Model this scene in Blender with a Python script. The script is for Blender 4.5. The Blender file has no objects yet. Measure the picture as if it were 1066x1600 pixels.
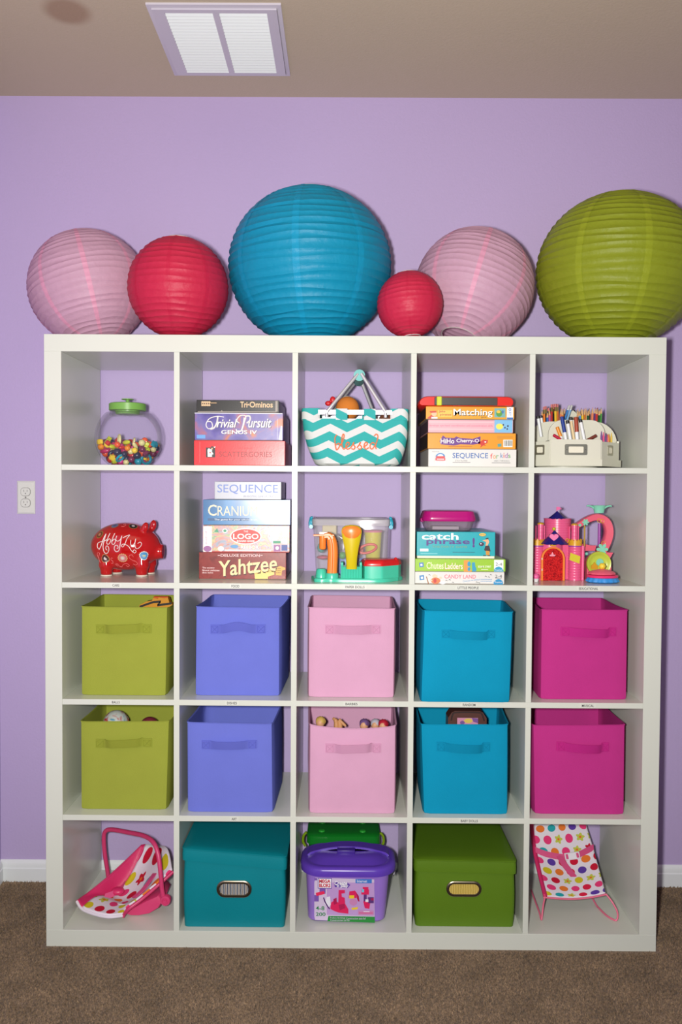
import bpy, bmesh, math, random
from math import sin, cos, pi, radians, sqrt
from mathutils import Vector, Matrix
random.seed(7)
SC = bpy.context.scene
COL = SC.collection

# ---------------------------------------------------------------- camera
cam = bpy.data.cameras.new('camera'); cam_o = bpy.data.objects.new('camera', cam); COL.objects.link(cam_o)
cam.sensor_fit = 'VERTICAL'; cam.sensor_height = 36.0; cam.lens = 1275.0 / 1600.0 * 36.0
cam.clip_start = 0.05
CAM = Vector((-0.0274, -2.4368, 1.396)); PITCH, YAW, ROLL = -0.0287, -0.0042, 0.0064
_f = Vector((sin(YAW) * cos(PITCH), cos(YAW) * cos(PITCH), sin(PITCH)))
_r = Vector((cos(YAW), -sin(YAW), 0)); _u = _r.cross(_f)
_r2 = cos(ROLL) * _r + sin(ROLL) * _u; _u2 = -sin(ROLL) * _r + cos(ROLL) * _u
M = Matrix((_r2, _u2, -_f)).transposed().to_4x4(); M.translation = CAM
cam_o.matrix_world = M
SC.camera = cam_o

# ---------------------------------------------------------------- light: room daylight + the flash on the camera
world = bpy.data.worlds.new('room_daylight'); SC.world = world; world.use_nodes = True
bg = world.node_tree.nodes['Background']; bg.inputs[0].default_value = (0.82, 0.94, 1.0, 1); bg.inputs[1].default_value = 0.19
fl = bpy.data.lights.new('camera_flash', 'AREA'); fl.shape = 'RECTANGLE'; fl.size = 0.07; fl.size_y = 0.10
fl.energy = 73.0; fl.color = (1.0, 0.975, 0.92)
flo = bpy.data.objects.new('camera_flash', fl); COL.objects.link(flo)
flo.location = (CAM.x - 0.12, CAM.y + 0.02, CAM.z + 0.02)
flo.rotation_euler = (radians(90 + 8), 0, 0)
SC.view_settings.view_transform = 'Standard'; SC.view_settings.look = 'None'
SC.view_settings.exposure = 0.0; SC.view_settings.gamma = 1.0; SC.view_settings.use_curve_mapping = False

# ---------------------------------------------------------------- helpers
# pixel of the photograph -> point on the vertical plane at depth Y
def at(px, py, Y):
    f, k1 = 1292.84, -0.0831
    c = Vector((-0.0215, -2.4276, 1.3711)); pit, yaw, rol = -0.0191, -0.0065, 0.0063
    fw = Vector((sin(yaw) * cos(pit), cos(yaw) * cos(pit), sin(pit))); r = Vector((cos(yaw), -sin(yaw), 0)); u = r.cross(fw)
    r, u = cos(rol) * r + sin(rol) * u, -sin(rol) * r + cos(rol) * u
    xd = (px - 533) / f; yd = (800 - py) / f; x, y = xd, yd
    for _ in range(20):
        q = 1 + k1 * (x * x + y * y); x = xd / q; y = yd / q
    d = fw + x * r + y * u
    return c + d * ((Y - c.y) / d.y)

def lin(c):
    return tuple(((v / 255) / 12.92 if v / 255 <= 0.04045 else ((v / 255 + 0.055) / 1.055) ** 2.4) for v in c) + (1.0,)

MATS = {}
def mat(name, rgb, rough=0.5, metal=0.0, var=0.0, vscale=20.0, bump=0.0, bscale=200.0, spec=0.5, transl=0.0, coat=0.0, trans=0.0):
    if name in MATS: return MATS[name]
    m = bpy.data.materials.new(name); m.use_nodes = True; nt = m.node_tree; N = nt.nodes; L = nt.links
    b = N['Principled BSDF']; col = lin(rgb)
    b.inputs['Base Color'].default_value = col; b.inputs['Roughness'].default_value = rough
    b.inputs['Metallic'].default_value = metal; b.inputs['Specular IOR Level'].default_value = spec
    b.inputs['Coat Weight'].default_value = coat; b.inputs['Coat Roughness'].default_value = 0.08
    b.inputs['Transmission Weight'].default_value = trans
    if var or bump: tc = N.new('ShaderNodeTexCoord')
    if var:
        n = N.new('ShaderNodeTexNoise'); n.inputs['Scale'].default_value = vscale; n.inputs['Detail'].default_value = 4
        L.new(tc.outputs['Object'], n.inputs['Vector'])
        mx = N.new('ShaderNodeMix'); mx.data_type = 'RGBA'
        mx.inputs[6].default_value = tuple(min(1, c * (1 - var)) for c in col[:3]) + (1,)
        mx.inputs[7].default_value = tuple(min(1, c * (1 + var)) for c in col[:3]) + (1,)
        L.new(n.outputs['Fac'], mx.inputs[0]); L.new(mx.outputs[2], b.inputs['Base Color'])
    if bump:
        n2 = N.new('ShaderNodeTexNoise'); n2.inputs['Scale'].default_value = bscale; n2.inputs['Detail'].default_value = 3
        L.new(tc.outputs['Object'], n2.inputs['Vector'])
        bp = N.new('ShaderNodeBump'); bp.inputs['Strength'].default_value = bump; bp.inputs['Distance'].default_value = 0.002
        L.new(n2.outputs['Fac'], bp.inputs['Height']); L.new(bp.outputs[0], b.inputs['Normal'])
    if transl:
        t = N.new('ShaderNodeBsdfTranslucent'); t.inputs[0].default_value = col
        ms = N.new('ShaderNodeMixShader'); ms.inputs[0].default_value = transl
        out = N['Material Output']; L.new(b.outputs[0], ms.inputs[1]); L.new(t.outputs[0], ms.inputs[2]); L.new(ms.outputs[0], out.inputs[0])
    MATS[name] = m
    return m

def clear_mat(name, tint=(255, 255, 255), body=0.06, bodycol=(220, 215, 220), rough=0.04, gloss=0.4):
    """thin clear plastic or glass sheet: see-through, a faint body colour and a Fresnel gloss"""
    if name in MATS: return MATS[name]
    m = bpy.data.materials.new(name); m.use_nodes = True; nt = m.node_tree; N = nt.nodes; L = nt.links
    N.remove(N['Principled BSDF']); out = N['Material Output']
    tr = N.new('ShaderNodeBsdfTransparent'); tr.inputs[0].default_value = lin(tint)
    df = N.new('ShaderNodeBsdfDiffuse'); df.inputs[0].default_value = lin(bodycol)
    gl = N.new('ShaderNodeBsdfGlossy'); gl.inputs['Roughness'].default_value = rough
    fr = N.new('ShaderNodeFresnel'); fr.inputs['IOR'].default_value = 1.4
    m1 = N.new('ShaderNodeMixShader'); m1.inputs[0].default_value = body
    L.new(tr.outputs[0], m1.inputs[1]); L.new(df.outputs[0], m1.inputs[2])
    m2 = N.new('ShaderNodeMixShader'); mu = N.new('ShaderNodeMath'); mu.operation = 'MULTIPLY'; mu.inputs[1].default_value = gloss; L.new(fr.outputs[0], mu.inputs[0]); L.new(mu.outputs[0], m2.inputs[0]); L.new(m1.outputs[0], m2.inputs[1]); L.new(gl.outputs[0], m2.inputs[2])
    L.new(m2.outputs[0], out.inputs[0]); MATS[name] = m
    return m

OFF = {}
def thing(name, label, cat, loc=(0, 0, 0), group=None):
    o = bpy.data.objects.new(name, None); COL.objects.link(o); o.empty_display_size = 0.02
    o.location = loc; o['label'] = label; o['category'] = cat
    if group: o['group'] = group
    OFF[o.name] = Vector(loc)
    return o
def tag(o, label, cat, group=None):
    o['label'] = label; o['category'] = cat
    if group: o['group'] = group
    return o
def copy_tree(o, parent=None):
    c = o.copy(); COL.objects.link(c); c.parent = parent
    for ch in o.children:
        copy_tree(ch, c)
    return c

class MB:
    def __init__(s): s.v = []; s.f = []; s.m = []; s.uv = {}
    def add(s, vs, fs, mi=0):
        o = len(s.v); s.v += [Vector(v) for v in vs]
        for f in fs: s.f.append([i + o for i in f]); s.m.append(mi)
        return o
    def box(s, x0, x1, y0, y1, z0, z1, b=0.0, mi=0, seg=1):
        if x0 > x1: x0, x1 = x1, x0
        if y0 > y1: y0, y1 = y1, y0
        if z0 > z1: z0, z1 = z1, z0
        vs = [(x, y, z) for x in (x0, x1) for y in (y0, y1) for z in (z0, z1)]
        fs = [(0, 1, 3, 2), (4, 6, 7, 5), (0, 4, 5, 1), (2, 3, 7, 6), (0, 2, 6, 4), (1, 5, 7, 3)]
        if b <= 0: s.add(vs, fs, mi); return s
        bm = bmesh.new(); bv = [bm.verts.new(v) for v in vs]
        for f in fs: bm.faces.new([bv[i] for i in f])
        bmesh.ops.bevel(bm, geom=bm.edges[:], offset=b, segments=seg, affect='EDGES', profile=0.5)
        bm.verts.index_update()
        s.add([v.co.copy() for v in bm.verts], [[v.index for v in f.verts] for f in bm.faces], mi); bm.free(); return s
    def loops(s, Ls, closed=True, cap0=False, cap1=False, mi=0):
        n = len(Ls[0]); o = len(s.v)
        for l in Ls: s.v += [Vector(p) for p in l]
        m = n if closed else n - 1
        for i in range(len(Ls) - 1):
            for j in range(m):
                k = (j + 1) % n
                s.f.append([o + i * n + j, o + i * n + k, o + (i + 1) * n + k, o + (i + 1) * n + j]); s.m.append(mi)
        if cap0: s.f.append([o + j for j in range(n)][::-1]); s.m.append(mi)
        if cap1: s.f.append([o + (len(Ls) - 1) * n + j for j in range(n)]); s.m.append(mi)
        return s
    def lathe(s, prof, c=(0, 0, 0), n=32, axis='z', mi=0, cap0=True, cap1=True, sx=1, sy=1, ph=0):
        c = Vector(c); Ls = []
        for r, h in prof:
            l = []
            for j in range(n):
                a = 2 * pi * j / n + ph
                if axis == 'z': p = (r * cos(a) * sx, r * sin(a) * sy, h)
                elif axis == 'y': p = (r * cos(a) * sx, h, -r * sin(a) * sy)
                else: p = (h, r * cos(a) * sx, r * sin(a) * sy)
                l.append(c + Vector(p))
            Ls.append(l)
        return s.loops(Ls, True, cap0, cap1, mi)
    def tube(s, path, r, n=8, closed=False, mi=0, caps=True):
        P = [Vector(p) for p in path]; N = len(P); Ls = []; up = None
        rr = r if isinstance(r, (list, tuple)) else [r] * N
        for i in range(N):
            if closed: t = P[(i + 1) % N] - P[i - 1]
            else: t = P[min(i + 1, N - 1)] - P[max(i - 1, 0)]
            if t.length < 1e-9: t = Vector((0, 0, 1))
            t.normalize()
            if up is None:
                up = Vector((0, 0, 1)) if abs(t.z) < 0.9 else Vector((1, 0, 0))
            a = up - t * up.dot(t)
            if a.length < 1e-6: a = t.orthogonal()
            a.normalize(); up = a; b = t.cross(a)
            Ls.append([P[i] + rr[i] * (cos(2 * pi * j / n) * a + sin(2 * pi * j / n) * b) for j in range(n)])
        if closed: Ls.append(Ls[0])
        return s.loops(Ls, True, caps and not closed, caps and not closed, mi)
    def ribbon(s, path, wvec, th, mi=0):
        """flat strap: path points, half width vectors (one or list), thickness along the normal"""
        P = [Vector(p) for p in path]; Ls = []
        for i, p in enumerate(P):
            t = (P[min(i + 1, len(P) - 1)] - P[max(i - 1, 0)]).normalized()
            w = Vector(wvec[i] if isinstance(wvec, list) else wvec); nn = t.cross(w).normalized() * th / 2
            Ls.append([p - w - nn, p + w - nn, p + w + nn, p - w + nn])
        return s.loops(Ls, True, True, True, mi)
    def prism(s, pts, axis, c0, c1, mi=0):
        def P(a, b, c): return (a, c, b) if axis == 'y' else ((c, a, b) if axis == 'x' else (a, b, c))
        L0 = [P(a, b, c0) for a, b in pts]; L1 = [P(a, b, c1) for a, b in pts]
        return s.loops([L0, L1], True, True, True, mi)
    def ball(s, c, rx, ry=None, rz=None, nu=16, nv=10, mi=0, fn=None):
        ry = ry or rx; rz = rz or rx; c = Vector(c); Ls = []
        for i in range(nv + 1):
            th = pi * i / nv; th = min(max(th, 0.02), pi - 0.02)
            l = []
            for j in range(nu):
                a = 2 * pi * j / nu; d = Vector((sin(th) * cos(a), sin(th) * sin(a), -cos(th))); k = fn(d) if fn else 1
                l.append(c + Vector((d.x * rx * k, d.y * ry * k, d.z * rz * k)))
            Ls.append(l)
        return s.loops(Ls, True, True, True, mi)
    def xf(s, Mx):
        s.v = [Mx @ v for v in s.v]; return s
    def mesh(s, name, mats, smooth=35, off=Vector((0, 0, 0)), recalc=True):
        me = bpy.data.meshes.new(name)
        me.from_pydata([tuple(v - off) for v in s.v], [], s.f)
        for m in (mats if isinstance(mats, (list, tuple)) else [mats]): me.materials.append(m)
        me.polygons.foreach_set('material_index', s.m)
        if recalc:
            bm = bmesh.new(); bm.from_mesh(me); bmesh.ops.recalc_face_normals(bm, faces=bm.faces[:]); bm.to_mesh(me); bm.free()
        if s.uv:
            ul = me.uv_layers.new(name='UVMap')
            for lp in me.loops: ul.data[lp.index].uv = s.uv.get(lp.vertex_index, (0, 0))
        if smooth:
            me.polygons.foreach_set('use_smooth', [True] * len(me.polygons)); me.set_sharp_from_angle(angle=radians(smooth))
        me.update()
        return me
    def build(s, name, mats, parent=None, smooth=35, origin=None, recalc=True, label=None):
        if parent is not None: off = OFF[parent.name]
        elif origin is not None: off = Vector(origin)
        else: off = Vector((0, 0, 0))
        o = bpy.data.objects.new(name, s.mesh(name, mats, smooth, off, recalc)); COL.objects.link(o)
        if parent is not None: o.parent = parent
        else: o.location = off
        OFF[o.name] = off
        if label: o['label'] = label
        return o

def struct(o): o['kind'] = 'structure'; return o

_txt = {}
def text_pts(s, bold=0.0, shear=0.0, spacing=1.0):
    k = (s, bold, shear, spacing)
    if k not in _txt:
        cu = bpy.data.curves.new('txt', 'FONT'); cu.body = s; cu.size = 1.0; cu.shear = shear; cu.offset = bold; cu.space_character = spacing
        cu.resolution_u = 3; cu.align_x = 'LEFT'
        ob = bpy.data.objects.new('txt', cu); COL.objects.link(ob); me = bpy.data.meshes.new_from_object(ob)
        vs = [v.co.copy() for v in me.vertices]; fs = [list(p.vertices) for p in me.polygons]
        bpy.data.objects.remove(ob); bpy.data.curves.remove(cu); bpy.data.meshes.remove(me)
        x0 = min(v.x for v in vs); x1 = max(v.x for v in vs); y0 = min(v.y for v in vs); y1 = max(v.y for v in vs)
        _txt[k] = ([((v.x - x0) / (x1 - x0), (v.y - y0) / (y1 - y0)) for v in vs], fs)
    return _txt[k]
def text(mb, s, px, Y, mi=0, bold=0.0, shear=0.0, spacing=1.0, rot=0.0, warp=None):
    """letters s printed on the vertical plane Y, filling the photo rectangle px=(x0,y0,x1,y1)"""
    vs, fs = text_pts(s, bold, shear, spacing)
    A = at(px[0], px[3], Y); B = at(px[2], px[1], Y); w = B.x - A.x; h = B.z - A.z; cx = (A.x + B.x) / 2; cz = (A.z + B.z) / 2
    out = []
    for u, v in vs:
        x = (u - .5) * w; z = (v - .5) * h
        if warp: z = warp(u, v) * h
        xr = x * cos(rot) - z * sin(rot); zr = x * sin(rot) + z * cos(rot)
        out.append((cx + xr, Y, cz + zr))
    mb.add(out, [f[::-1] for f in fs], mi)
def rect(mb, px, Y, mi=0):
    A = at(px[0], px[3], Y); B = at(px[2], px[1], Y)
    mb.add([(A.x, Y, A.z), (B.x, Y, A.z), (B.x, Y, B.z), (A.x, Y, B.z)], [(0, 1, 2, 3)], mi)
def poly(mb, pts, Y, mi=0):
    mb.add([at(x, y, Y) for x, y in pts], [list(range(len(pts)))], mi)
def disc(mb, cx, cy, rx, ry, Y, mi=0, n=20, rot=0.0, petals=0, pd=0.3):
    c = at(cx, cy, Y); s = (at(cx + 10, cy, Y) - c).x / 10; vs = []
    for j in range(n):
        a = 2 * pi * j / n; k = 1 - pd * (0.5 - 0.5 * cos(petals * a)) if petals else 1
        x = rx * s * k * cos(a); z = ry * s * k * sin(a)
        vs.append((c.x + x * cos(rot) - z * sin(rot), Y, c.z + x * sin(rot) + z * cos(rot)))
    mb.add(vs, [list(range(n))], mi)
def smooth_path(pts, k=6, closed=False):
    P = [Vector(p) for p in pts]; n = len(P); out = []
    rng = range(n) if closed else range(n - 1)
    for i in rng:
        p0 = P[(i - 1) % n] if closed or i > 0 else P[0]; p1 = P[i]; p2 = P[(i + 1) % n]; p3 = P[(i + 2) % n] if closed or i + 2 < n else P[-1]
        for j in range(k):
            t = j / k
            out.append(0.5 * ((2 * p1) + (-p0 + p2) * t + (2 * p0 - 5 * p1 + 4 * p2 - p3) * t * t + (-p0 + 3 * p1 - 3 * p2 + p3) * t ** 3))
    if not closed: out.append(P[-1])
    return out
def rrect(x0, x1, y0, y1, r, n=5):
    """rounded rectangle outline, counter-clockwise"""
    out = []
    for cx, cy, a0 in ((x1 - r, y1 - r, 0), (x0 + r, y1 - r, 90), (x0 + r, y0 + r, 180), (x1 - r, y0 + r, 270)):
        for i in range(n + 1):
            a = radians(a0 + 90 * i / n); out.append((cx + r * cos(a), cy + r * sin(a)))
    return out

# ---------------------------------------------------------------- the room
CEIL = 2.743; WY = 0.414; LX = -1.237; RX = 2.3; FY = -4.2
def paint(name, rgb, bump, scale, stain=None, var=0.04):
    m = mat(name, rgb, rough=0.6, var=var, vscale=1.2, bump=bump, bscale=scale, spec=0.3)
    if stain:
        nt = m.node_tree; N = nt.nodes; L = nt.links; b = N['Principled BSDF']
        src = b.inputs['Base Color'].links[0].from_socket
        g = N.new('ShaderNodeNewGeometry'); d = N.new('ShaderNodeVectorMath'); d.operation = 'DISTANCE'; d.inputs[1].default_value = stain[0]
        L.new(g.outputs['Position'], d.inputs[0])
        r = N.new('ShaderNodeMapRange'); r.interpolation_type = 'SMOOTHSTEP'
        r.inputs[1].default_value = stain[1] * 0.55; r.inputs[2].default_value = stain[1] * 1.1; r.inputs[3].default_value = 1; r.inputs[4].default_value = 0
        L.new(d.outputs['Value'], r.inputs[0])
        mx = N.new('ShaderNodeMix'); mx.data_type = 'RGBA'; mx.inputs[7].default_value = lin(stain[2])
        L.new(r.outputs[0], mx.inputs[0]); L.new(src, mx.inputs[6]); L.new(mx.outputs[2], b.inputs['Base Color'])
    return m
M_wall = paint('lilac_wall_paint', (184, 166, 208), 0.35, 130)
M_ceil = paint('tan_ceiling_paint', (190, 176, 152), 0.35, 120, stain=((-0.823, -0.087, CEIL), 0.075, (164, 140, 116)))
M_trim = mat('white_trim_paint', (226, 230, 232), 0.4, var=0.02, vscale=5)
def carpet():
    m = bpy.data.materials.new('brown_carpet'); m.use_nodes = True; nt = m.node_tree; N = nt.nodes; L = nt.links; b = N['Principled BSDF']
    b.inputs['Roughness'].default_value = 0.95; b.inputs['Specular IOR Level'].default_value = 0.05; b.inputs['Sheen Weight'].default_value = 0.15
    tc = N.new('ShaderNodeTexCoord')
    n1 = N.new('ShaderNodeTexNoise'); n1.inputs['Scale'].default_value = 150; n1.inputs['Detail'].default_value = 8; n1.inputs['Roughness'].default_value = 0.7; L.new(tc.outputs['Object'], n1.inputs[0])
    n2 = N.new('ShaderNodeTexNoise'); n2.inputs['Scale'].default_value = 9; n2.inputs['Detail'].default_value = 6; L.new(tc.outputs['Object'], n2.inputs[0])
    r = N.new('ShaderNodeValToRGB'); r.color_ramp.elements[0].position = 0.3; r.color_ramp.elements[0].color = lin((68, 54, 42)); r.color_ramp.elements[1].position = 0.72; r.color_ramp.elements[1].color = lin((174, 148, 120))
    L.new(n1.outputs['Fac'], r.inputs[0])
    mr = N.new('ShaderNodeMapRange'); mr.inputs[1].default_value = 0.3; mr.inputs[2].default_value = 0.7; mr.inputs[3].default_value = 0.74; mr.inputs[4].default_value = 1.1; L.new(n2.outputs['Fac'], mr.inputs[0])
    mx = N.new('ShaderNodeMix'); mx.data_type = 'RGBA'; mx.blend_type = 'MULTIPLY'; mx.inputs[0].default_value = 1
    L.new(r.outputs[0], mx.inputs[6]); L.new(mr.outputs[0], mx.inputs[7]); L.new(mx.outputs[2], b.inputs['Base Color'])
    bp = N.new('ShaderNodeBump'); bp.inputs['Strength'].default_value = 1.0; bp.inputs['Distance'].default_value = 0.003; L.new(n1.outputs['Fac'], bp.inputs['Height']); L.new(bp.outputs[0], b.inputs['Normal'])
    return m
M_carpet = carpet()
struct(MB().box(LX - .1, RX + .1, FY, WY + .1, -.1, 0).build('floor', M_carpet, smooth=0))
rc_ = random.Random(5); pile = MB(); sp_ = .0056; nx_ = int((1.55 - LX) / sp_); ny_ = int((WY + .9) / sp_)
for iy in range(ny_):
    for ix in range(nx_):
        x = LX + .014 + (ix + rc_.random()) * sp_; y = -.9 + (iy + rc_.random()) * sp_
        if y > WY - .016 or (abs(x) < .937 and y > -.011): continue
        a_ = rc_.random() * 6.28; h_ = rc_.uniform(.005, .0085); r_ = rc_.uniform(.0026, .0038); tx_ = x + rc_.uniform(-.004, .004); ty_ = y + rc_.uniform(-.004, .004); o_ = len(pile.v)
        pile.v += [(x + r_ * cos(a_ + k * 2.0944), y + r_ * sin(a_ + k * 2.0944), 0.0) for k in range(3)] + [(tx_, ty_, h_)]
        pile.f += [(o_, o_ + 1, o_ + 3), (o_ + 1, o_ + 2, o_ + 3), (o_ + 2, o_, o_ + 3)]
me_ = bpy.data.meshes.new('carpet_pile'); me_.from_pydata(pile.v, [], pile.f); me_.materials.append(M_carpet); po = bpy.data.objects.new('carpet_pile', me_); COL.objects.link(po)
po['kind'] = 'stuff'; po['label'] = 'short brown carpet pile covering the floor'; po['category'] = 'carpet'
struct(MB().box(LX - .1, RX + .1, FY, WY + .1, CEIL, CEIL + .1).build('ceiling', M_ceil, smooth=0))
struct(MB().box(LX - .1, RX + .1, WY, WY + .1, 0, CEIL).build('wall_back', M_wall, smooth=0))
struct(MB().box(LX - .1, LX, FY, WY, 0, CEIL).build('wall_left', M_wall, smooth=0))
struct(MB().box(RX, RX + .1, FY, WY, 0, CEIL).build('wall_right', M_wall, smooth=0))
bbp = [(0, 0), (.013, 0), (.013, .047), (.010, .050), (.010, .064), (.006, .072), (.002, .076), (0, .076)]
struct(MB().prism([(WY - a, b) for a, b in bbp], 'x', LX, RX).build('baseboard_back', M_trim))
struct(MB().prism([(LX + a, b) for a, b in bbp], 'y', FY, WY - .013).build('baseboard_left', M_trim))
struct(MB().prism([(RX - a, b) for a, b in bbp], 'y', FY, WY - .013).build('baseboard_right', M_trim))

# ---------------------------------------------------------------- bookcase
T, D = 0.0511, 0.0169; CW = (1.85 - 2 * T - 4 * D) / 5; DEP = 0.39
M_lam = mat('white_laminate', (208, 212, 202), 0.24, var=0.012, vscale=6, spec=0.5)
M_print_k = mat('black_print', (58, 58, 62), 0.6)
M_tape = mat('clear_label_tape', (213, 216, 207), 0.25)
XW = [-.925 + T + k * (CW + D) for k in range(5)]          # left inner face of each column
ZW = [T + k * (CW + D) for k in range(5)]                  # floor of each row, from the bottom
shelf = thing('bookcase', 'white five by five cube bookcase standing against the lilac wall', 'bookcase')
b = 0.0006
MB().box(-.925, .925, 0, DEP, 1.85 - T, 1.85, b).build('top_panel', M_lam, shelf)
MB().box(-.925, .925, 0, DEP, 0, T, b).build('bottom_panel', M_lam, shelf)
for x in (-.925, .925 - T):
    MB().box(x, x + T, 0, DEP, T, 1.85 - T, b).build('side_panel', M_lam, shelf)
boards = []
for k in range(1, 5):
    boards.append(MB().box(-.925 + T, .925 - T, 0.001, DEP, ZW[k] - D, ZW[k], b).build('shelf_board', M_lam, shelf))
dv = None
for i in range(4):
    for k in range(5):
        x = XW[i] + CW; z = ZW[k]
        if dv is None:
            mbx = MB().box(0, D, 0.001, DEP, 0, CW, b); dv = mbx.build('divider_panel', M_lam, shelf); o = dv
        else:
            o = dv.copy(); COL.objects.link(o); o.parent = shelf
        o.location = (x, 0, z)
for k, row in ((3, [('CARS', 177, 914, 11), ('FOOD', 365, 917, 12.5), ('PAPER DOLLS', 555, 919, 30), ('LITTLE PEOPLE', 735, 919.7, 33), ('EDUCATIONAL', 924, 920, 30)]),
               (2, [('BALLS', 178, 1099.7, 12.5), ('DISHES', 360, 1102, 15.5), ('BARBIES', 549.5, 1104.5, 19), ('RANDOM', 736, 1105, 20), ('MUSICAL', 922, 1104.8, 19)]),
               (1, [('ART', 364.5, 1283.5, 8), ('BABY DOLLS', 735, 1286.5, 27)])):
    for s, cx, cy, w in row:
        m = MB(); c = at(cx, cy, 0); hw = w / 525 / 2 + .006; zc = ZW[k] - D / 2
        m.box(c.x - hw, c.x + hw, 0.0002, 0.0014, zc - .0062, zc + .0062, 0, 0)
        vs, fs = text_pts(s, 0.012)
        m.add([(c.x + (u - .5) * w / 525, -0.0001, zc + (v - .5) * .0075) for u, v in vs], [f[::-1] for f in fs], 1)
        o = m.build('shelf_label', [M_tape, M_print_k], boards[k - 1], smooth=0, recalc=False)

# cam-lock dowels and little screw holes that show on the frame
for px, py in ((97, 577), (993.5, 1452), (89.5, 1441), (788, 1414)):
    pass

# ---------------------------------------------------------------- ceiling vent
M_vent = mat('white_vent_enamel', (200, 195, 206), 0.4, var=0.01); M_slat = mat('white_slat_enamel', (222, 228, 228), 0.4)
M_dark = mat('dark_duct', (120, 125, 130), 0.8)
vx0, vx1, vy0, vy1 = -.590, -.213, -.132, .258
vent = thing('ceiling_vent', 'white square louvred air vent in the tan ceiling', 'vent', ((vx0 + vx1) / 2, (vy0 + vy1) / 2, CEIL))
m = MB(); zf = CEIL - .012; bw = .058
outer = [(vx0, vy0), (vx1, vy0), (vx1, vy1), (vx0, vy1)]; inn = [(vx0 + .012, vy0 + .012), (vx1 - .012, vy0 + .012), (vx1 - .012, vy1 - .012), (vx0 + .012, vy1 - .012)]
m.loops([[(x, y, CEIL) for x, y in outer], [(x, y, CEIL - .006) for x, y in outer], [(x, y, CEIL - .008) for x, y in inn]])
m.build('flange', M_vent, vent)
m = MB(); hx0, hx1, hy0, hy1 = vx0 + .047, vx1 - .042, vy0 + .03, vy1 - .030; i0 = [(vx0 + .013, vy0 + .013), (vx1 - .013, vy0 + .013), (vx1 - .013, vy1 - .013), (vx0 + .013, vy1 - .013)]
hole = [(hx0, hy0), (hx1, hy0), (hx1, hy1), (hx0, hy1)]
m.loops([[(x, y, CEIL - .004) for x, y in i0], [(x, y, zf) for x, y in i0], [(x, y, zf) for x, y in hole], [(x, y, CEIL - .001) for x, y in hole]])
m.build('face_frame', M_vent, vent)
xm = (hx0 + hx1) / 2
MB().box(xm - .009, xm + .009, hy0, hy1, zf, CEIL - .002).build('centre_bar', M_vent, vent)
MB().box(hx0, hx1, hy0, hy1, CEIL - .0015, CEIL - .0005).build('backing', M_dark, vent)
sl = None; NS = 21
for cxa, cxb in ((hx0, xm - .009), (xm + .009, hx1)):
    for i in range(NS):
        y = hy0 + (i + .5) * (hy1 - hy0) / NS; p = (hy1 - hy0) / NS
        if sl is None:
            w = cxb - cxa; mm = MB()
            mm.loops([[(0, -p * .42, .001), (w, -p * .42, .001), (w, p * .42, -.0105), (0, p * .42, -.0105)], [(0, -p * .36, .001), (w, -p * .36, .001), (w, p * .48, -.0105), (0, p * .48, -.0105)]], True, True, True)
            OFF[vent.name] = Vector((0, 0, 0)); sl = mm.build('slat', M_slat, vent, smooth=0); o = sl
        else:
            o = sl.copy(); COL.objects.link(o); o.parent = vent
        o.location = (cxa - vent.location.x, y - vent.location.y, CEIL - .002 - vent.location.z)

# ---------------------------------------------------------------- wall outlet
M_plate = mat('outlet_plastic', (214, 216, 208), 0.35)
a = at(24.5, 803.5, WY); c2 = at(54.8, 753, WY); oc = (a + c2) / 2
outl = thing('wall_outlet', 'pale grey duplex power outlet on the lilac wall beside the bookcase', 'outlet', (oc.x, WY, a.z))
m = MB(); hw, hh = .0315, (c2.z - a.z) / 2 + .001
m.loops([[(oc.x + x * hw, WY - .0005, oc.z + z * hh) for x, z in ((-1, -1), (1, -1), (1, 1), (-1, 1))], [(oc.x + x * hw, WY - .003, oc.z + z * hh) for x, z in ((-1, -1), (1, -1), (1, 1), (-1, 1))],
         [(oc.x + x * (hw - .005), WY - .0065, oc.z + z * (hh - .005)) for x, z in ((-1, -1), (1, -1), (1, 1), (-1, 1))]], True, False, True).build('plate', M_plate, outl, smooth=0)
M_slot = mat('outlet_shadow_gap', (120, 120, 116), 0.7)
for dz in (.0195, -.0195):
    mm = MB(); mm.prism([(oc.x + x, oc.z + dz + z) for x, z in rrect(-.0172, .0172, -.0148, .0148, .011)], 'y', WY - .007, WY - .004, 0)
    mm.prism([(oc.x + x, oc.z + dz + z) for x, z in rrect(-.0158, .0158, -.0134, .0134, .010)], 'y', WY - .0085, WY - .004, 1)
    r = mm.build('receptacle', [M_slot, M_plate], outl)
    mm = MB()
    for sx in (-.006, .006): mm.box(oc.x + sx - .0009, oc.x + sx + .0009, WY - .0088, WY - .008, oc.z + dz, oc.z + dz + .007)
    mm.lathe([(.0022, WY - .0088), (.0022, WY - .008)], (oc.x, 0, oc.z + dz - .006), 10, 'y')
    mm.build('slot', M_slot, r, smooth=0)
MB().lathe([(.003, WY - .0075), (.003, WY - .006)], (oc.x, 0, oc.z), 12, 'y').build('screw', M_slot, outl)

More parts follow.
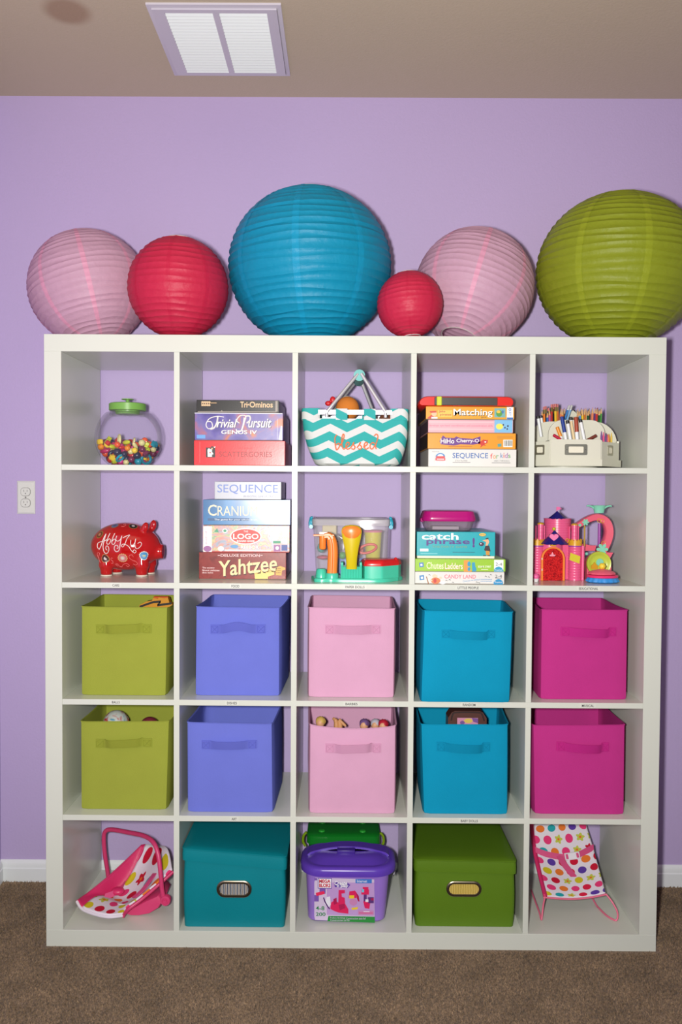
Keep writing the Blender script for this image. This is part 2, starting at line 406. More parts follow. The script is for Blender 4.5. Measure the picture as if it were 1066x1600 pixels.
# ================================================================ paper lanterns
def paper(name, rgb, transl=0.22):
    m = mat(name, rgb, 0.5, var=0.05, vscale=25, bump=1.0, bscale=55, spec=0.35, transl=transl)
    return m
def lantern(label, c, R, ribs, mats, rot, seams=8, ph=0.0, seed=0, hole=0.3, squash=1.0):
    rnd = random.Random(seed)
    root = thing('paper_lantern', label, 'lantern', (0, 0, 0), 'paper lanterns on top of the bookcase')
    NU = 64; t0 = math.asin(hole); K = 4; prof = []
    amp = [rnd.uniform(.5, 1.5) for _ in range(ribs + 1)]
    wob = [(rnd.uniform(0, 6.28), rnd.uniform(.001, .0045), rnd.randint(2, 5)) for _ in range(ribs + 1)]
    def shell(theta, a, lift=0.0):
        u = (theta - t0) / (pi - 2 * t0) * ribs; k = min(int(u), ribs - 1); fr = u - k
        sag = .015 * amp[k] * sin(pi * fr) ** 1.0 * (0.6 + 0.4 * abs(sin(seams / 2 * (a - ph))))
        w0 = wob[k]; w1 = wob[k + 1]
        wv = (1 - fr) * w0[1] * sin(w0[2] * a + w0[0]) + fr * w1[1] * sin(w1[2] * a + w1[0])
        r = R * (1 - sag + lift); th = theta + wv * 4
        return Vector((r * sin(th) * cos(a), r * sin(th) * sin(a), r * cos(th) * squash))
    Ls = []
    for i in range(ribs * K + 1):
        th = t0 + (pi - 2 * t0) * i / (ribs * K)
        Ls.append([shell(th, 2 * pi * j / NU) for j in range(NU)])
    MB().loops(Ls).build('paper_shell', mats[0], root, smooth=25)
    for s in range(seams):
        a0 = ph + 2 * pi * s / seams; Ls = []
        for i in range(ribs * K + 1):
            th = t0 + (pi - 2 * t0) * i / (ribs * K); hw = .040 * (0.35 + 0.65 * sin(th)) / max(sin(th), .2)
            Ls.append([shell(th, a0 + q * hw, .0034) for q in (-1, -.3, .3, 1)])
        MB().loops(Ls, closed=False).build('paper_seam', mats[1], root, smooth=25)
    for sg in (1, -1):
        MB().tube([(R * hole * cos(2 * pi * j / 24), R * hole * sin(2 * pi * j / 24), sg * R * cos(t0) * squash) for j in range(24)], .0016, 6, True).build('wire_ring', mats[2], root)
    root.location = c; root.rotation_euler = rot
    from mathutils import Euler
    Rm = Euler(rot).to_matrix(); low = min((Rm @ v.co).z for ch in root.children for v in ch.data.vertices)
    root.location.z = 1.8502 - low                      # rests on the bookcase top
    return root
M_wire = mat('white_coated_wire', (190, 180, 180), 0.4)
pk = [paper('pale_pink_paper', (214, 172, 196), .3), paper('pink_paper_seam', (224, 160, 188), .2), M_wire]
rd = [paper('cerise_paper', (200, 40, 74), .2), paper('cerise_paper_seam', (192, 32, 68), .15), M_wire]
bl = [paper('turquoise_paper', (10, 146, 184), .2), paper('turquoise_paper_seam', (10, 149, 190), .15), M_wire]
gn = [paper('lime_paper', (140, 152, 34), .2), paper('lime_paper_seam', (145, 157, 35), .15), M_wire]
R_ = radians
lantern('pale pink paper lantern half hidden behind a red lantern', (-.857, .215, 1.85 + .187), .19, 25, pk, (R_(-6), R_(-14), R_(10)), 8, 0.1, 1, .28, .97)
lantern('medium cerise red paper lantern touching the large turquoise lantern', (-.537, .06, 1.85 + .150), .152, 21, rd, (R_(4), R_(1), R_(0)), 8, pi * 1.5, 2, .22)
lantern('large turquoise paper lantern, the biggest blue one on the bookcase top', (-.141, .15, 1.85 + .247), .256, 28, bl, (R_(2), R_(-2), R_(0)), 8, pi * 1.5 - .12, 3, .26, .95)
lantern('smallest cerise red paper lantern in front of a pale pink one', (.165, .03, 1.85 + .099), .099, 18, rd, (R_(-4), R_(-3), R_(20)), 8, .3, 4, .25)
lantern('pale pink paper lantern tilted with its bottom opening forward, behind the smallest lantern', (.384, .205, 1.85 + .192), .190, 25, pk, (R_(-20), R_(14), R_(-12)), 8, pi * 1.5 + .1, 5, .30)
lantern('large lime green paper lantern at the right end of the bookcase', (.826, .15, 1.85 + .246), .252, 28, gn, (R_(1), R_(3), R_(0)), 8, pi * 1.5 + .02, 6, .26, .94)

# ================================================================ fabric bins
STITCH = {}
def fabric(name, rgb):
    return mat(name, rgb, 0.85, var=0.05, vscale=14, bump=0.25, bscale=500, spec=0.15)
def fabric_bin(label, col, tl, tr, bl_, br_, Y, dep, back, handle, hp, dip=0.0, sag=0.0):
    """tl..br_: front face corners in the photo at depth Y; back = x shift of the back top corners and y/z lift; handle style"""
    TL, TR, BL, BR = at(*tl, Y), at(*tr, Y), at(*bl_, Y), at(*br_, Y)
    z0 = row_floor(BL.z); BL.z = BR.z = z0 + .0006
    w = BR.x - BL.x; root = thing('fabric_bin', label, 'storage bin', ((BL.x + BR.x) / 2, Y + dep / 2, z0), 'fabric storage bins')
    bY = Y + dep
    cb = [Vector((BL.x, Y, BL.z)), Vector((BR.x, Y, BR.z)), Vector((BR.x + back[2], bY, BL.z)), Vector((BL.x + back[2], bY, BL.z))]
    ct = [Vector((TL.x, Y, TL.z)), Vector((TR.x, Y, TR.z)), Vector((TR.x + back[1], bY, TR.z + back[3])), Vector((TL.x + back[0], bY, TL.z + back[3]))]
    per = 12
    def ring(t, inset, bow):
        C = [cb[i].lerp(ct[i], t) for i in range(4)]; cen = sum(C, Vector()) / 4; pts = []
        for e in range(4):
            A, B = C[e], C[(e + 1) % 4]; d = (B - A); nrm = Vector((d.y, -d.x, 0)).normalized()
            for i in range(per):
                u = i / per; cu = u
                p = A.lerp(B, cu) + nrm * (bow * sin(pi * u)) 
                if t > .98 and e == 0: p.z -= dip * sin(pi * u)
                if t > .98 and e in (1, 3): p.z -= .004 * sin(pi * u)
                q = Vector((cen.x - p.x, cen.y - p.y, 0)); l = q.length
                rc = .006 if i == 0 else 0
                p = p + q / l * (inset * (1.41 if i == 0 else 1) + rc)
                pts.append(p)
        return pts
    m = MB(); Ls = []
    for t in (0, .02, .15, .3, .5, .7, .85, 1.0):
        Ls.append(ring(t, 0.002 if t == 0 else 0, .004 * sin(pi * t) + sag * t))
    th = .0035
    for t in (1.0, .85, .5, .05): Ls.append(ring(t, th, .004 * sin(pi * t) + sag * t))
    m.loops(Ls, True, True, True); body = m.build('fabric_body', col[0], root, smooth=50)
    # sewn rim seam
    rim = ring(1.0, -.0008, sag)
    MB().tube([p + Vector((0, 0, -.0002)) for p in rim], .0016, 5, True).build('piping', col[0], root)
    # handle strap
    def fp(px, py): return at(px, py, Y)
    hx0, hy0, hx1, hy1 = hp; A = fp(hx0, (hy0 + hy1) / 2); B = fp(hx1, (hy0 + hy1) / 2); hh = (fp(hx0, hy0).z - fp(hx0, hy1).z) / 2
    n = 24; path = []; wv = []
    for i in range(n + 1):
        u = i / n; p = A.lerp(B, u); p.z = A.z + (B.z - A.z) * u
        bulge = 0; dz = 0
        v = (u - .16) / .68
        if 0 < v < 1:
            if handle == 'flat': bulge = .010 * sin(pi * v) ** .6
            elif handle == 'kink': bulge = .012 * min(1, v * 6) * (1 if v < .88 else (1 - v) / .12) ; dz = .004 * v
            elif handle == 'arch': bulge = .014 * sin(pi * v); dz = .011 * sin(pi * v) ** 2
            elif handle == 'tilt': bulge = .013 * sin(pi * v) ** .4; dz = -.005 * v
        path.append(p + Vector((0, -.0035 - bulge - .004 * sin(pi * u), dz))); wv.append(Vector((0, -.3 * hh * (1 if bulge > .003 else 0), hh)))
    h = MB().ribbon(path, wv, .0022).build('handle', col[1], root, smooth=50)
    for u0, u1 in ((0, .16), (.84, 1)):
        P0 = A.lerp(B, u0 + .02); P1 = A.lerp(B, u1 - .02); mm = MB(); yb = -.0050 - .003
        for (sx, sz, ex, ez) in ((0, -1, 1, 1), (0, 1, 1, -1), (0, -1, 1, -1), (0, 1, 1, 1), (0, -1, 0, 1), (1, -1, 1, 1)):
            p = Vector((P0.x + (P1.x - P0.x) * sx, Y + yb, P0.z + sz * hh * .75)); q = Vector((P0.x + (P1.x - P0.x) * ex, Y + yb, P0.z + ez * hh * .75))
            mm.tube([p, q], .0006, 4)
        mm.build('cross_stitch', col[1], h, smooth=0)
    return root, TL, TR
def row_floor(z): return min(ZW, key=lambda q: abs(q - z))
C_g = (fabric('olive_green_felt', (148, 156, 60)), fabric('olive_green_strap', (142, 150, 54)))
C_v = (fabric('periwinkle_felt', (106, 116, 204)), fabric('periwinkle_strap', (98, 106, 196)))
C_p = (fabric('pink_felt', (208, 158, 188)), fabric('pink_strap', (203, 148, 180)))
C_t = (fabric('turquoise_felt', (6, 142, 180)), fabric('turquoise_strap', (6, 136, 174)))
C_m = (fabric('magenta_felt', (184, 50, 130)), fabric('magenta_strap', (184, 40, 128)))
bin_g3 = fabric_bin('olive green fabric bin holding a yellow and black toy, upper of the two', C_g, (121.9, 948.8), (258.9, 951.4), (122.7, 1086.9), (257, 1088.7), .048, .265, (-.010, 0, -.004, .003), 'kink', (147, 977, 233, 991))
bin_v3 = fabric_bin('periwinkle fabric bin with a puckered arched handle, upper of the two', C_v, (301.3, 949.9), (436.4, 952.5), (300.5, 1089.5), (436.4, 1092.5), .055, .265, (.011, .014, .010, .003), 'arch', (326, 978, 413, 992))
bin_p3 = fabric_bin('pink fabric bin standing upright with a flat handle, upper of the two', C_p, (480.2, 951.4), (620.1, 953.7), (479.4, 1092.5), (618.2, 1094.4), .045, .27, (0, .004, 0, .002), 'flat', (507.5, 979, 596, 993))
bin_t3 = fabric_bin('turquoise fabric bin overhanging the shelf edge, upper of the two', C_t, (664, 956.3), (807, 958.2), (658.4, 1098.9), (801.4, 1102.6), -.004, .27, (.002, .020, .005, -.002), 'tilt', (692, 986, 777, 999), sag=.003)
bin_m3 = fabric_bin('magenta fabric bin with a drooping handle, upper of the two', C_m, (849.4, 954.2), (986.7, 954.2), (846.9, 1095.7), (983.6, 1096.4), .04, .27, (.030, .004, .010, 0), 'tilt', (880, 981, 966, 995))
bin_g4 = fabric_bin('olive green fabric bin holding balls, lower of the two', C_g, (121.9, 1129), (262.6, 1130.2), (124.5, 1265.2), (259.6, 1267.5), .045, .265, (0, .006, 0, .003), 'kink', (148, 1156, 235, 1169))
bin_v4 = fabric_bin('periwinkle fabric bin with a flat straight handle, lower of the two', C_v, (287.8, 1132), (424.7, 1135.8), (289.6, 1270), (426.6, 1272.7), .03, .265, (.012, .011, .008, .003), 'flat', (313, 1160, 400, 1173))
bin_p4 = fabric_bin('pink fabric bin with a flared sagging rim holding small dolls, lower of the two', C_p, (482, 1136.9), (620.9, 1138.8), (481.3, 1274.6), (619.4, 1276.9), .028, .27, (-.012, .008, -.004, .003), 'kink', (508, 1166, 596, 1180), dip=.010)
bin_t4 = fabric_bin('turquoise fabric bin holding a brown toy bag, lower of the two', C_t, (658.4, 1136.2), (798.3, 1135.8), (662.1, 1274.6), (796.5, 1275), .03, .27, (.006, .022, .006, .002), 'tilt', (684, 1163, 768, 1177))
bin_m4 = fabric_bin('magenta fabric bin with a straight handle and flush left edge, lower of the two', C_m, (835, 1136.5), (981, 1134), (836, 1273.5), (977, 1275), .036, .27, (.006, .004, .004, .002), 'tilt', (872, 1161, 953, 1175))

# ================================================================ board games
def pm(rgb, rough=.45): return mat('ink_%d_%d_%d' % rgb, rgb, rough)
def card(name, rgb, rough=.28, **k): return mat(name, rgb, rough, var=k.pop('var', .04), vscale=30, bump=.05, bscale=300, **k)
M_board = mat('grey_cardboard', (150, 140, 130), .8)
def pr(root, name, cols, Y, K, ops):
    """flat print: ops in the pixels of an enlarged crop K=(ox,oy,scale); marks that touch share one object"""
    ox, oy, s = K; U = lambda x: ox + x / s; V = lambda y: oy + y / s; bb = []
    for op in ops:
        if op[0] in 'tr': a = op[2] if op[0] == 't' else op[1]; bb.append((a[0], a[1], a[2], a[3]))
        elif op[0] == 'd': bb.append((op[1] - op[3], op[2] - op[4], op[1] + op[3], op[2] + op[4]))
        else: xs = [p[0] for p in op[1]]; ys = [p[1] for p in op[1]]; bb.append((min(xs), min(ys), max(xs), max(ys)))
    grp = list(range(len(ops))); g_ = 7
    for i in range(len(ops)):
        for j in range(i):
            a, b = bb[i], bb[j]
            if a[0] < b[2] + g_ and b[0] < a[2] + g_ and a[1] < b[3] + g_ and b[1] < a[3] + g_:
                gi, gj = grp[i], grp[j]; grp = [gj if q == gi else q for q in grp]
    out = None
    for g in sorted(set(grp)):
        m = MB()
        for i, op in enumerate(ops):
            if grp[i] != g: continue
            y = Y - .0003 - i * .00005; k = op[0]
            if k == 't':
                a = op[2]; kw = op[4] if len(op) > 4 else {}
                text(m, op[1], (U(a[0]), V(a[1]), U(a[2]), V(a[3])), y, op[3], **kw)
            elif k == 'r': a = op[1]; rect(m, (U(a[0]), V(a[1]), U(a[2]), V(a[3])), y, op[2])
            elif k == 'd': disc(m, U(op[1]), V(op[2]), op[3] / s, op[4] / s, y, op[5], **(op[6] if len(op) > 6 else {}))
            elif k == 'p': poly(m, [(U(x), V(q)) for x, q in op[1]], y, op[2])
            elif k == 'l':
                P = smooth_path([at(U(x), V(q), y) for x, q in op[1]], 5); m.tube(P, op[2] / s / 520, 5, False, op[3])
        out = m.build(name, [pm(c) for c in cols], root, smooth=0, recalc=False)
    return out
def game_box(label, x0, x1, z0, z1, Y, dep, lid, base=None, strip=.0015, group=None, skew=0.0):
    ym_ = 690 if z0 > 1.4 else 870; X0 = at(x0, ym_, Y).x; X1 = at(x1, ym_, Y).x; X0 = next((max(X0, x + .0012) for x in XW if x - .02 < X0 < x + .02), X0)
    root = thing('board_game_box', label, 'board game', ((X0 + X1) / 2, Y + dep / 2, z0), group)
    MB().box(X0, X1, Y, Y + dep, z0 + strip, z1 - .0003, .0010).build('lid', lid, root)
    MB().box(X0 + .0015, X1 - .0015, Y + .0012, Y + dep - .0012, z0 + .0002, z1 - .004, .0006).build('tray', base or M_board, root)
    return root
def levels(cx, ys, Y, floor): return [floor] + [at(cx, y, Y).z for y in ys]
def art(name, stops, scale=7.0, rough=.28, dist=1.5):
    """printed abstract artwork: soft colour clouds"""
    m = mat(name, (128, 128, 128), rough); nt = m.node_tree; N = nt.nodes; L = nt.links
    tc = N.new('ShaderNodeTexCoord'); n = N.new('ShaderNodeTexNoise'); n.inputs['Scale'].default_value = scale; n.inputs['Detail'].default_value = 3; n.inputs['Distortion'].default_value = dist
    L.new(tc.outputs['Object'], n.inputs[0]); r = N.new('ShaderNodeValToRGB'); cr = r.color_ramp
    while len(cr.elements) < len(stops): cr.elements.new(.5)
    for e, (p, c) in zip(cr.elements, stops): e.position = p; e.color = lin(c)
    L.new(n.outputs['Fac'], r.inputs[0]); L.new(r.outputs[0], N['Principled BSDF'].inputs['Base Color'])
    return m

# --- stack beside the candy jar
K = (290, 610, 6.27); Y = .03; za = levels(370, [686.2, 642.4, 622], Y, ZW[4])
GA = 'board games stacked beside the candy jar'
g = game_box('glossy red game box at the bottom of the stack beside the candy jar', 299.9, 443.9, za[0], za[1], Y, .27, card('red_card', (226, 40, 48)), None, .0015, GA)
pr(g, 'logo_print', [(20, 16, 18), (236, 232, 226), (200, 160, 120), (226, 40, 48)], Y, K, [('r', (180, 548, 272, 645), 0), ('p', [(196, 570), (205, 556), (240, 556), (240, 590), (256, 612), (240, 618), (240, 640), (198, 640)], 1),
   ('d', 222, 598, 8, 8, 3), ('p', [(215, 560), (240, 530), (262, 545), (250, 572)], 0), ('p', [(228, 556), (244, 548), (252, 560), (240, 568)], 2), ('p', [(256, 545), (274, 532), (270, 552)], 1)])
pr(g, 'title_print', [(120, 20, 30), (180, 30, 40)], Y, K, [('t', 'SCATTERGORIES', (312, 588, 835, 640), 0), ('t', 'The Game of', (490, 542, 640, 562), 1)])
pr(g, 'edge_wear', [(240, 150, 150)], Y, K, [('r', (908, 560, 912, 716), 0), ('r', (912, 566, 950, 570), 0), ('r', (118, 490, 121, 700), 0)])
M_tp = art('violet_orange_artwork', [(.30, (58, 46, 120)), (.46, (92, 80, 156)), (.56, (110, 100, 160)), (.62, (150, 96, 130)), (.68, (190, 112, 60)), (.8, (84, 78, 140))], 9, .3)
g = game_box('violet trivia game box with white swirling script, middle of its stack of three', 301.2, 440.7, za[1], za[2], Y, .26, M_tp, None, .0015, GA)
sc = dict(shear=.28, bold=.012)
pr(g, 'title_print', [(236, 232, 226), (30, 24, 60), (90, 150, 210), (214, 200, 170)], Y, K, [
   ('t', 'rivial', (290, 268, 495, 352), 1, sc), ('t', 'rivial', (286, 264, 490, 348), 0, sc), ('t', 'ursuit', (605, 264, 838, 352), 1, sc), ('t', 'ursuit', (600, 260, 832, 348), 0, sc),
   ('l', [(360, 245), (290, 238), (215, 262), (182, 320), (205, 360), (245, 345), (235, 295), (195, 290)], 5, 0), ('l', [(300, 240), (290, 300), (262, 352), (225, 365)], 8, 0),
   ('l', [(500, 380), (535, 375), (560, 300), (575, 235), (520, 232), (486, 280), (515, 305)], 6, 0), ('l', [(570, 235), (615, 235), (618, 275), (585, 305)], 8, 0), ('l', [(562, 250), (548, 330), (525, 385), (490, 385), (480, 365)], 7, 0),
   ('t', 'GENUS IV', (334, 378, 690, 416), 1, dict(bold=.02)), ('t', 'GENUS IV', (332, 375, 688, 413), 0, dict(bold=.015)),
   ('t', 'General Knowledge Questions', (290, 436, 735, 462), 3, dict(shear=.2, bold=.015)), ('r', (90, 422, 175, 458), 2)])
pr(g, 'edge_wear', [(206, 208, 222)], Y, K, [('r', (70, 205, 940, 211), 0), ('r', (888, 262, 893, 470), 0), ('p', [(900, 470), (925, 330), (938, 330), (938, 474)], 0)])
g = game_box('worn black domino game box on top of the stack beside the candy jar', 304, 434.3, za[2], za[3], Y + .004, .24, card('black_card', (30, 27, 26), .3), None, .0015, GA)
pr(g, 'title_print', [(222, 184, 140), (200, 160, 110)], Y + .004, K, [('t', 'Tri', (522, 92, 592, 150), 0, dict(bold=.02)), ('p', [(592, 128), (612, 128), (602, 110)], 0), ('t', 'Ominos', (614, 92, 845, 150), 0, dict(bold=.02))]
   + [('d', 146 + 18 * i, q, 9, 9, 0) for i in range(5) for q in (98, 128)] + [('r', (138 + 18 * i, 100, 146 + 18 * i, 138), 0) for i in range(5)] + [('r', (225, 103, 288, 109), 1)])
pr(g, 'edge_wear', [(150, 140, 130)], Y + .004, K, [('r', (100, 190, 880, 195), 0), ('p', [(325, 190), (338, 178), (352, 190)], 0), ('r', (870, 84, 892, 188), 0)])

# --- stack beside the pencil caddy
K = (650, 610, 6.091); Y = .05; zb = levels(740, [700, 674.5, 653.2, 632.5, 618.2], Y, ZW[4])
GB = 'games stacked beside the pencil caddy'
M_wcard = card('white_card', (216, 215, 212), .35)
g = game_box('white game box with multicoloured lettering at the bottom, beside the pencil caddy', 671.7, 810.9, zb[0], zb[1], Y, .27, M_wcard, None, .0015, GB)
pr(g, 'title_print', [(36, 96, 168), (214, 60, 60), (230, 140, 40), (70, 150, 70), (150, 80, 160), (110, 110, 115)], Y, K, [('t', 'SEQUENCE', (365, 586, 708, 642), 0, dict(bold=.005)), ('t', 'f', (728, 590, 752, 640), 1), ('t', 'o', (754, 606, 782, 640), 2), ('t', 'r', (786, 606, 808, 640), 3),
   ('t', 'k', (826, 584, 850, 632), 0), ('t', 'i', (856, 584, 864, 632), 1), ('t', 'd', (870, 584, 896, 632), 4), ('t', 's', (900, 602, 922, 632), 3), ('t', '2 TO 4 PLAYERS', (388, 652, 508, 666), 5), ('t', 'AGES 3 THROUGH 6', (765, 654, 912, 668), 5), ('r', (366, 674, 538, 677), 5), ('r', (742, 678, 922, 681), 5), ('t', 'MADE IN USA', (168, 566, 236, 575), 5)])
pr(g, 'badge_print', [(60, 130, 190), (206, 70, 70), (236, 236, 240)], Y, K, [('d', 248, 620, 46, 36, 0), ('d', 248, 616, 28, 22, 2), ('r', (200, 632, 296, 658), 1), ('r', (208, 614, 290, 632), 1), ('r', (196, 658, 300, 700), 2), ('r', (214, 640, 284, 646), 2), ('r', (206, 664, 288, 667), 1)])
g = game_box('orange game box with a barcode, second from the bottom beside the pencil caddy', 670.5, 809.6, zb[1], zb[2], Y, .27, card('orange_card', (222, 148, 28), .35), None, .0015, GB)
b4 = dict(bold=.02); b1 = dict(bold=.01)
pr(g, 'title_print', [(96, 40, 130), (240, 236, 230), (200, 60, 40), (190, 110, 30)], Y, K, [('p', [(240, 468), (272, 414), (300, 436), (380, 440), (400, 424), (440, 440), (560, 448), (634, 424), (632, 494), (560, 504), (440, 500), (380, 512), (250, 500)], 0),
   ('t', 'HiHo', (250, 446, 382, 492), 1, dict(bold=.015)), ('t', 'Cherry-O', (402, 448, 620, 492), 1, dict(bold=.015)), ('r', (326, 518, 552, 524), 3)])
pr(g, 'picture_print', [(196, 44, 30), (240, 150, 120), (236, 236, 230), (30, 30, 30), (190, 130, 40), (80, 150, 150)], Y, K, [('p', [(612, 480), (640, 470), (660, 455), (700, 462), (708, 452), (700, 490), (672, 500), (690, 515), (660, 512), (630, 536), (640, 505), (615, 500)], 0), ('d', 680, 478, 10, 6, 2),
   ('r', (852, 458, 942, 528), 2)] + [('r', (860 + 9 * i, 464, 864 + 9 * i + (i % 3), 518), 3) for i in range(9)] + [('r', (792, 424, 944, 428), 4), ('r', (792, 436, 944, 440), 4), ('r', (796, 448, 850, 452), 4), ('p', [(798, 498), (834, 494), (834, 522), (800, 526)], 5)])
g = game_box('pale pink game box with a light blue end panel, in the middle of its stack', 671, 805.1, zb[2], zb[3], Y + .003, .27, card('pale_pink_card', (224, 168, 178), .4), None, .0015, GB)
pr(g, 'title_print', [(206, 120, 146), (232, 186, 192)], Y + .003, K, [('r', (134, 284, 760, 290), 1), ('t', 'develops eye-hand coordination and concentration skills', (140, 312, 752, 334), 0, dict(bold=.008, shear=.1)), ('r', (134, 352, 760, 358), 1)])
pr(g, 'picture_print', [(120, 180, 220), (240, 220, 90), (40, 40, 60)], Y + .003, K, [('r', (766, 268, 941, 388), 0), ('d', 816, 330, 34, 28, 1), ('d', 852, 314, 7, 10, 2), ('d', 868, 342, 7, 9, 2), ('d', 896, 326, 8, 10, 2), ('d', 890, 354, 7, 8, 2)])
g = game_box('amber picture matching game box under a red plastic tray', 667.2, 806.8, zb[3], zb[4], Y, .28, card('amber_card', (220, 158, 38), .35), None, .0015, GB)
pr(g, 'title_print', [(60, 40, 20), (240, 238, 232), (190, 50, 40), (210, 190, 80)], Y, K, [('r', (222, 172, 360, 236), 3), ('t', 'Jake', (232, 172, 294, 198), 2, dict(bold=.015)), ('t', 'pirates', (244, 204, 352, 230), 2, dict(bold=.01)),
   ('t', 'Matching', (376, 166, 752, 246), 0, dict(bold=.02)), ('t', 'Matching', (372, 162, 748, 240), 1, dict(bold=.012)), ('t', 'game', (640, 236, 690, 250), 0)])
pr(g, 'picture_print', [(110, 170, 170), (80, 150, 60), (232, 190, 60), (232, 236, 240), (60, 110, 180), (196, 60, 40), (226, 186, 150), (40, 34, 30)], Y, K, [('r', (766, 156, 872, 242), 0), ('d', 812, 204, 30, 32, 1), ('d', 806, 188, 18, 14, 2), ('d', 846, 190, 10, 16, 4), ('r', (884, 144, 946, 262), 3), ('d', 915, 168, 12, 12, 4), ('d', 915, 168, 7, 7, 3),
   ('t', '72', (904, 190, 928, 224), 4), ('r', (886, 244, 946, 262), 4), ('p', [(122, 246), (160, 214), (190, 236), (180, 252), (124, 252)], 5), ('d', 186, 206, 26, 24, 6), ('p', [(140, 180), (206, 176), (206, 194), (150, 196)], 5), ('r', (160, 236, 218, 252), 3)])
# red plastic toy tray lying on that stack
Yt = .035; X0 = at(656.6, 626, Yt).x; X1 = at(806, 626, Yt).x; z0 = zb[4]; z1 = at(730, 618.2, Yt).z
z1 = max(z1, z0 + .029)
tray = thing('toy_tablet', 'red plastic toy tablet with a dark panel lying on the amber matching game', 'toy', ((X0 + X1) / 2, Yt + .13, z0))
ol_ = [(X0 + .006, z0 + .0003), (X1 - .006, z0 + .0003), (X1 - .001, z0 + .005), (X1, z0 + .012)] + [(X1 - .018 + .018 * cos(radians(q)), z1 - .016 + .016 * sin(radians(q))) for q in (15, 40, 65, 90)] + [(X0 + .026 + .026 * cos(radians(q)), z1 - .022 + .022 * sin(radians(q))) for q in (90, 115, 140, 165)] + [(X0, z0 + .005)]
cx_ = (X0 + X1) / 2; cz_ = (z0 + z1) / 2
MB().loops([[(cx_ + (x - cx_) * e, yy, cz_ + (z - cz_) * e2) for x, z in ol_] for yy, e, e2 in ((Yt, .985, .86), (Yt + .004, 1, 1), (Yt + .25, 1, 1), (Yt + .255, .98, .9))], True, True, True).build('shell', mat('red_plastic', (214, 34, 26), .3), tray, smooth=50)
A = at(681, 632, Yt - .001); B = at(780.5, 622, Yt - .001)
MB().box(A.x, B.x, Yt - .002, Yt + .01, z0 + .002, z1 - .003, .001).build('dark_panel', mat('charcoal_plastic', (58, 52, 50), .4), tray)
A = at(684.5, 632, Yt); B = at(692.5, 620, Yt)
MB().box(A.x, B.x, Yt - .004, Yt + .01, z0 + .001, z1 - .001, .0015).build('clip', mat('lime_plastic', (196, 206, 30), .35), tray)

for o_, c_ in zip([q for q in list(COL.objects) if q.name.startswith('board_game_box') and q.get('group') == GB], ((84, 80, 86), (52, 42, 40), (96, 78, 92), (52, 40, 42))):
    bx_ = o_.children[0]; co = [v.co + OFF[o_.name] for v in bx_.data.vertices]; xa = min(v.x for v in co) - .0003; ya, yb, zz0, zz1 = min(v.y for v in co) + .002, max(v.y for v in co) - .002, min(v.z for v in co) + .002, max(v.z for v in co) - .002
    m = MB(); m.add([(xa, ya, zz0), (xa, yb, zz0), (xa, yb, zz1), (xa, ya, zz1)], [(0, 3, 2, 1)]); m.build('dark_left_face', pm(c_), o_, smooth=0, recalc=False)  # thin dark sheet over the left face of each lid
# --- stack beside the piggy bank
K = (295, 740, 6.27); Y = .105; zc = levels(375, [864, 821, 780.3, 751.6], Y, ZW[3])
GC = 'board games stacked beside the piggy bank'
M_yz = art('maroon_card', [(.3, (112, 30, 30)), (.5, (140, 46, 42)), (.7, (126, 38, 34))], 24, .3)
g = game_box('maroon dice game box with big cream lettering at the bottom, beside the piggy bank', 307, 444.9, zc[0], zc[1], Y, .27, M_yz, None, .0015, GC)
def slant(k): return lambda u, v: (v - .5) + k * (u - .5)
pr(g, 'title_print', [(238, 214, 160), (60, 16, 16), (226, 196, 196)], Y, K, [('t', 'Yahtzee', (272, 846, 858, 996), 1, dict(bold=.02, warp=lambda u, v: (v - .5) * 1.05 + .42 * (u - .5))), ('t', 'Yahtzee', (268, 838, 852, 988), 0, dict(bold=.015, warp=lambda u, v: (v - .5) * 1.0 + .42 * (u - .5))),
   ('t', 'DELUXE EDITION', (290, 796, 680, 820), 2, dict(bold=.02)), ('r', (262, 804, 284, 810), 2), ('r', (686, 804, 706, 810), 2), ('t', 'The exciting', (108, 922, 230, 942), 2, dict(bold=.02)), ('t', 'Shout yahtzee', (108, 948, 280, 968), 2, dict(bold=.02)), ('t', 'dice game', (108, 972, 216, 990), 2, dict(bold=.02))])
pr(g, 'picture_print', [(236, 206, 120), (214, 170, 80), (80, 40, 30)], Y, K, [('p', [(622, 970), (720, 950), (820, 940), (824, 1000), (760, 1020), (760, 1042), (632, 1042)], 0), ('p', [(836, 930), (880, 914), (930, 930), (934, 950), (900, 960), (894, 1010), (836, 1006)], 1)] + [('d', 848 + 16 * (i % 3), 940 + 20 * (i // 3), 4, 4, 2) for i in range(9)] + [('d', 770 + 20 * (i % 3), 960 + 14 * (i // 3), 4, 3, 2) for i in range(6)])
M_lg = art('pastel_collage', [(.30, (120, 166, 140)), (.40, (206, 190, 140)), (.47, (204, 140, 128)), (.53, (190, 160, 166)), (.6, (140, 170, 190)), (.68, (200, 110, 100)), (.8, (196, 180, 110))], 22, .28, 2.5)
g = game_box('colourful collage quiz game box between the maroon and blue boxes', 311.4, 448.6, zc[1], zc[2], Y, .27, M_lg, card('red_tray', (190, 40, 40)), .003, GC)
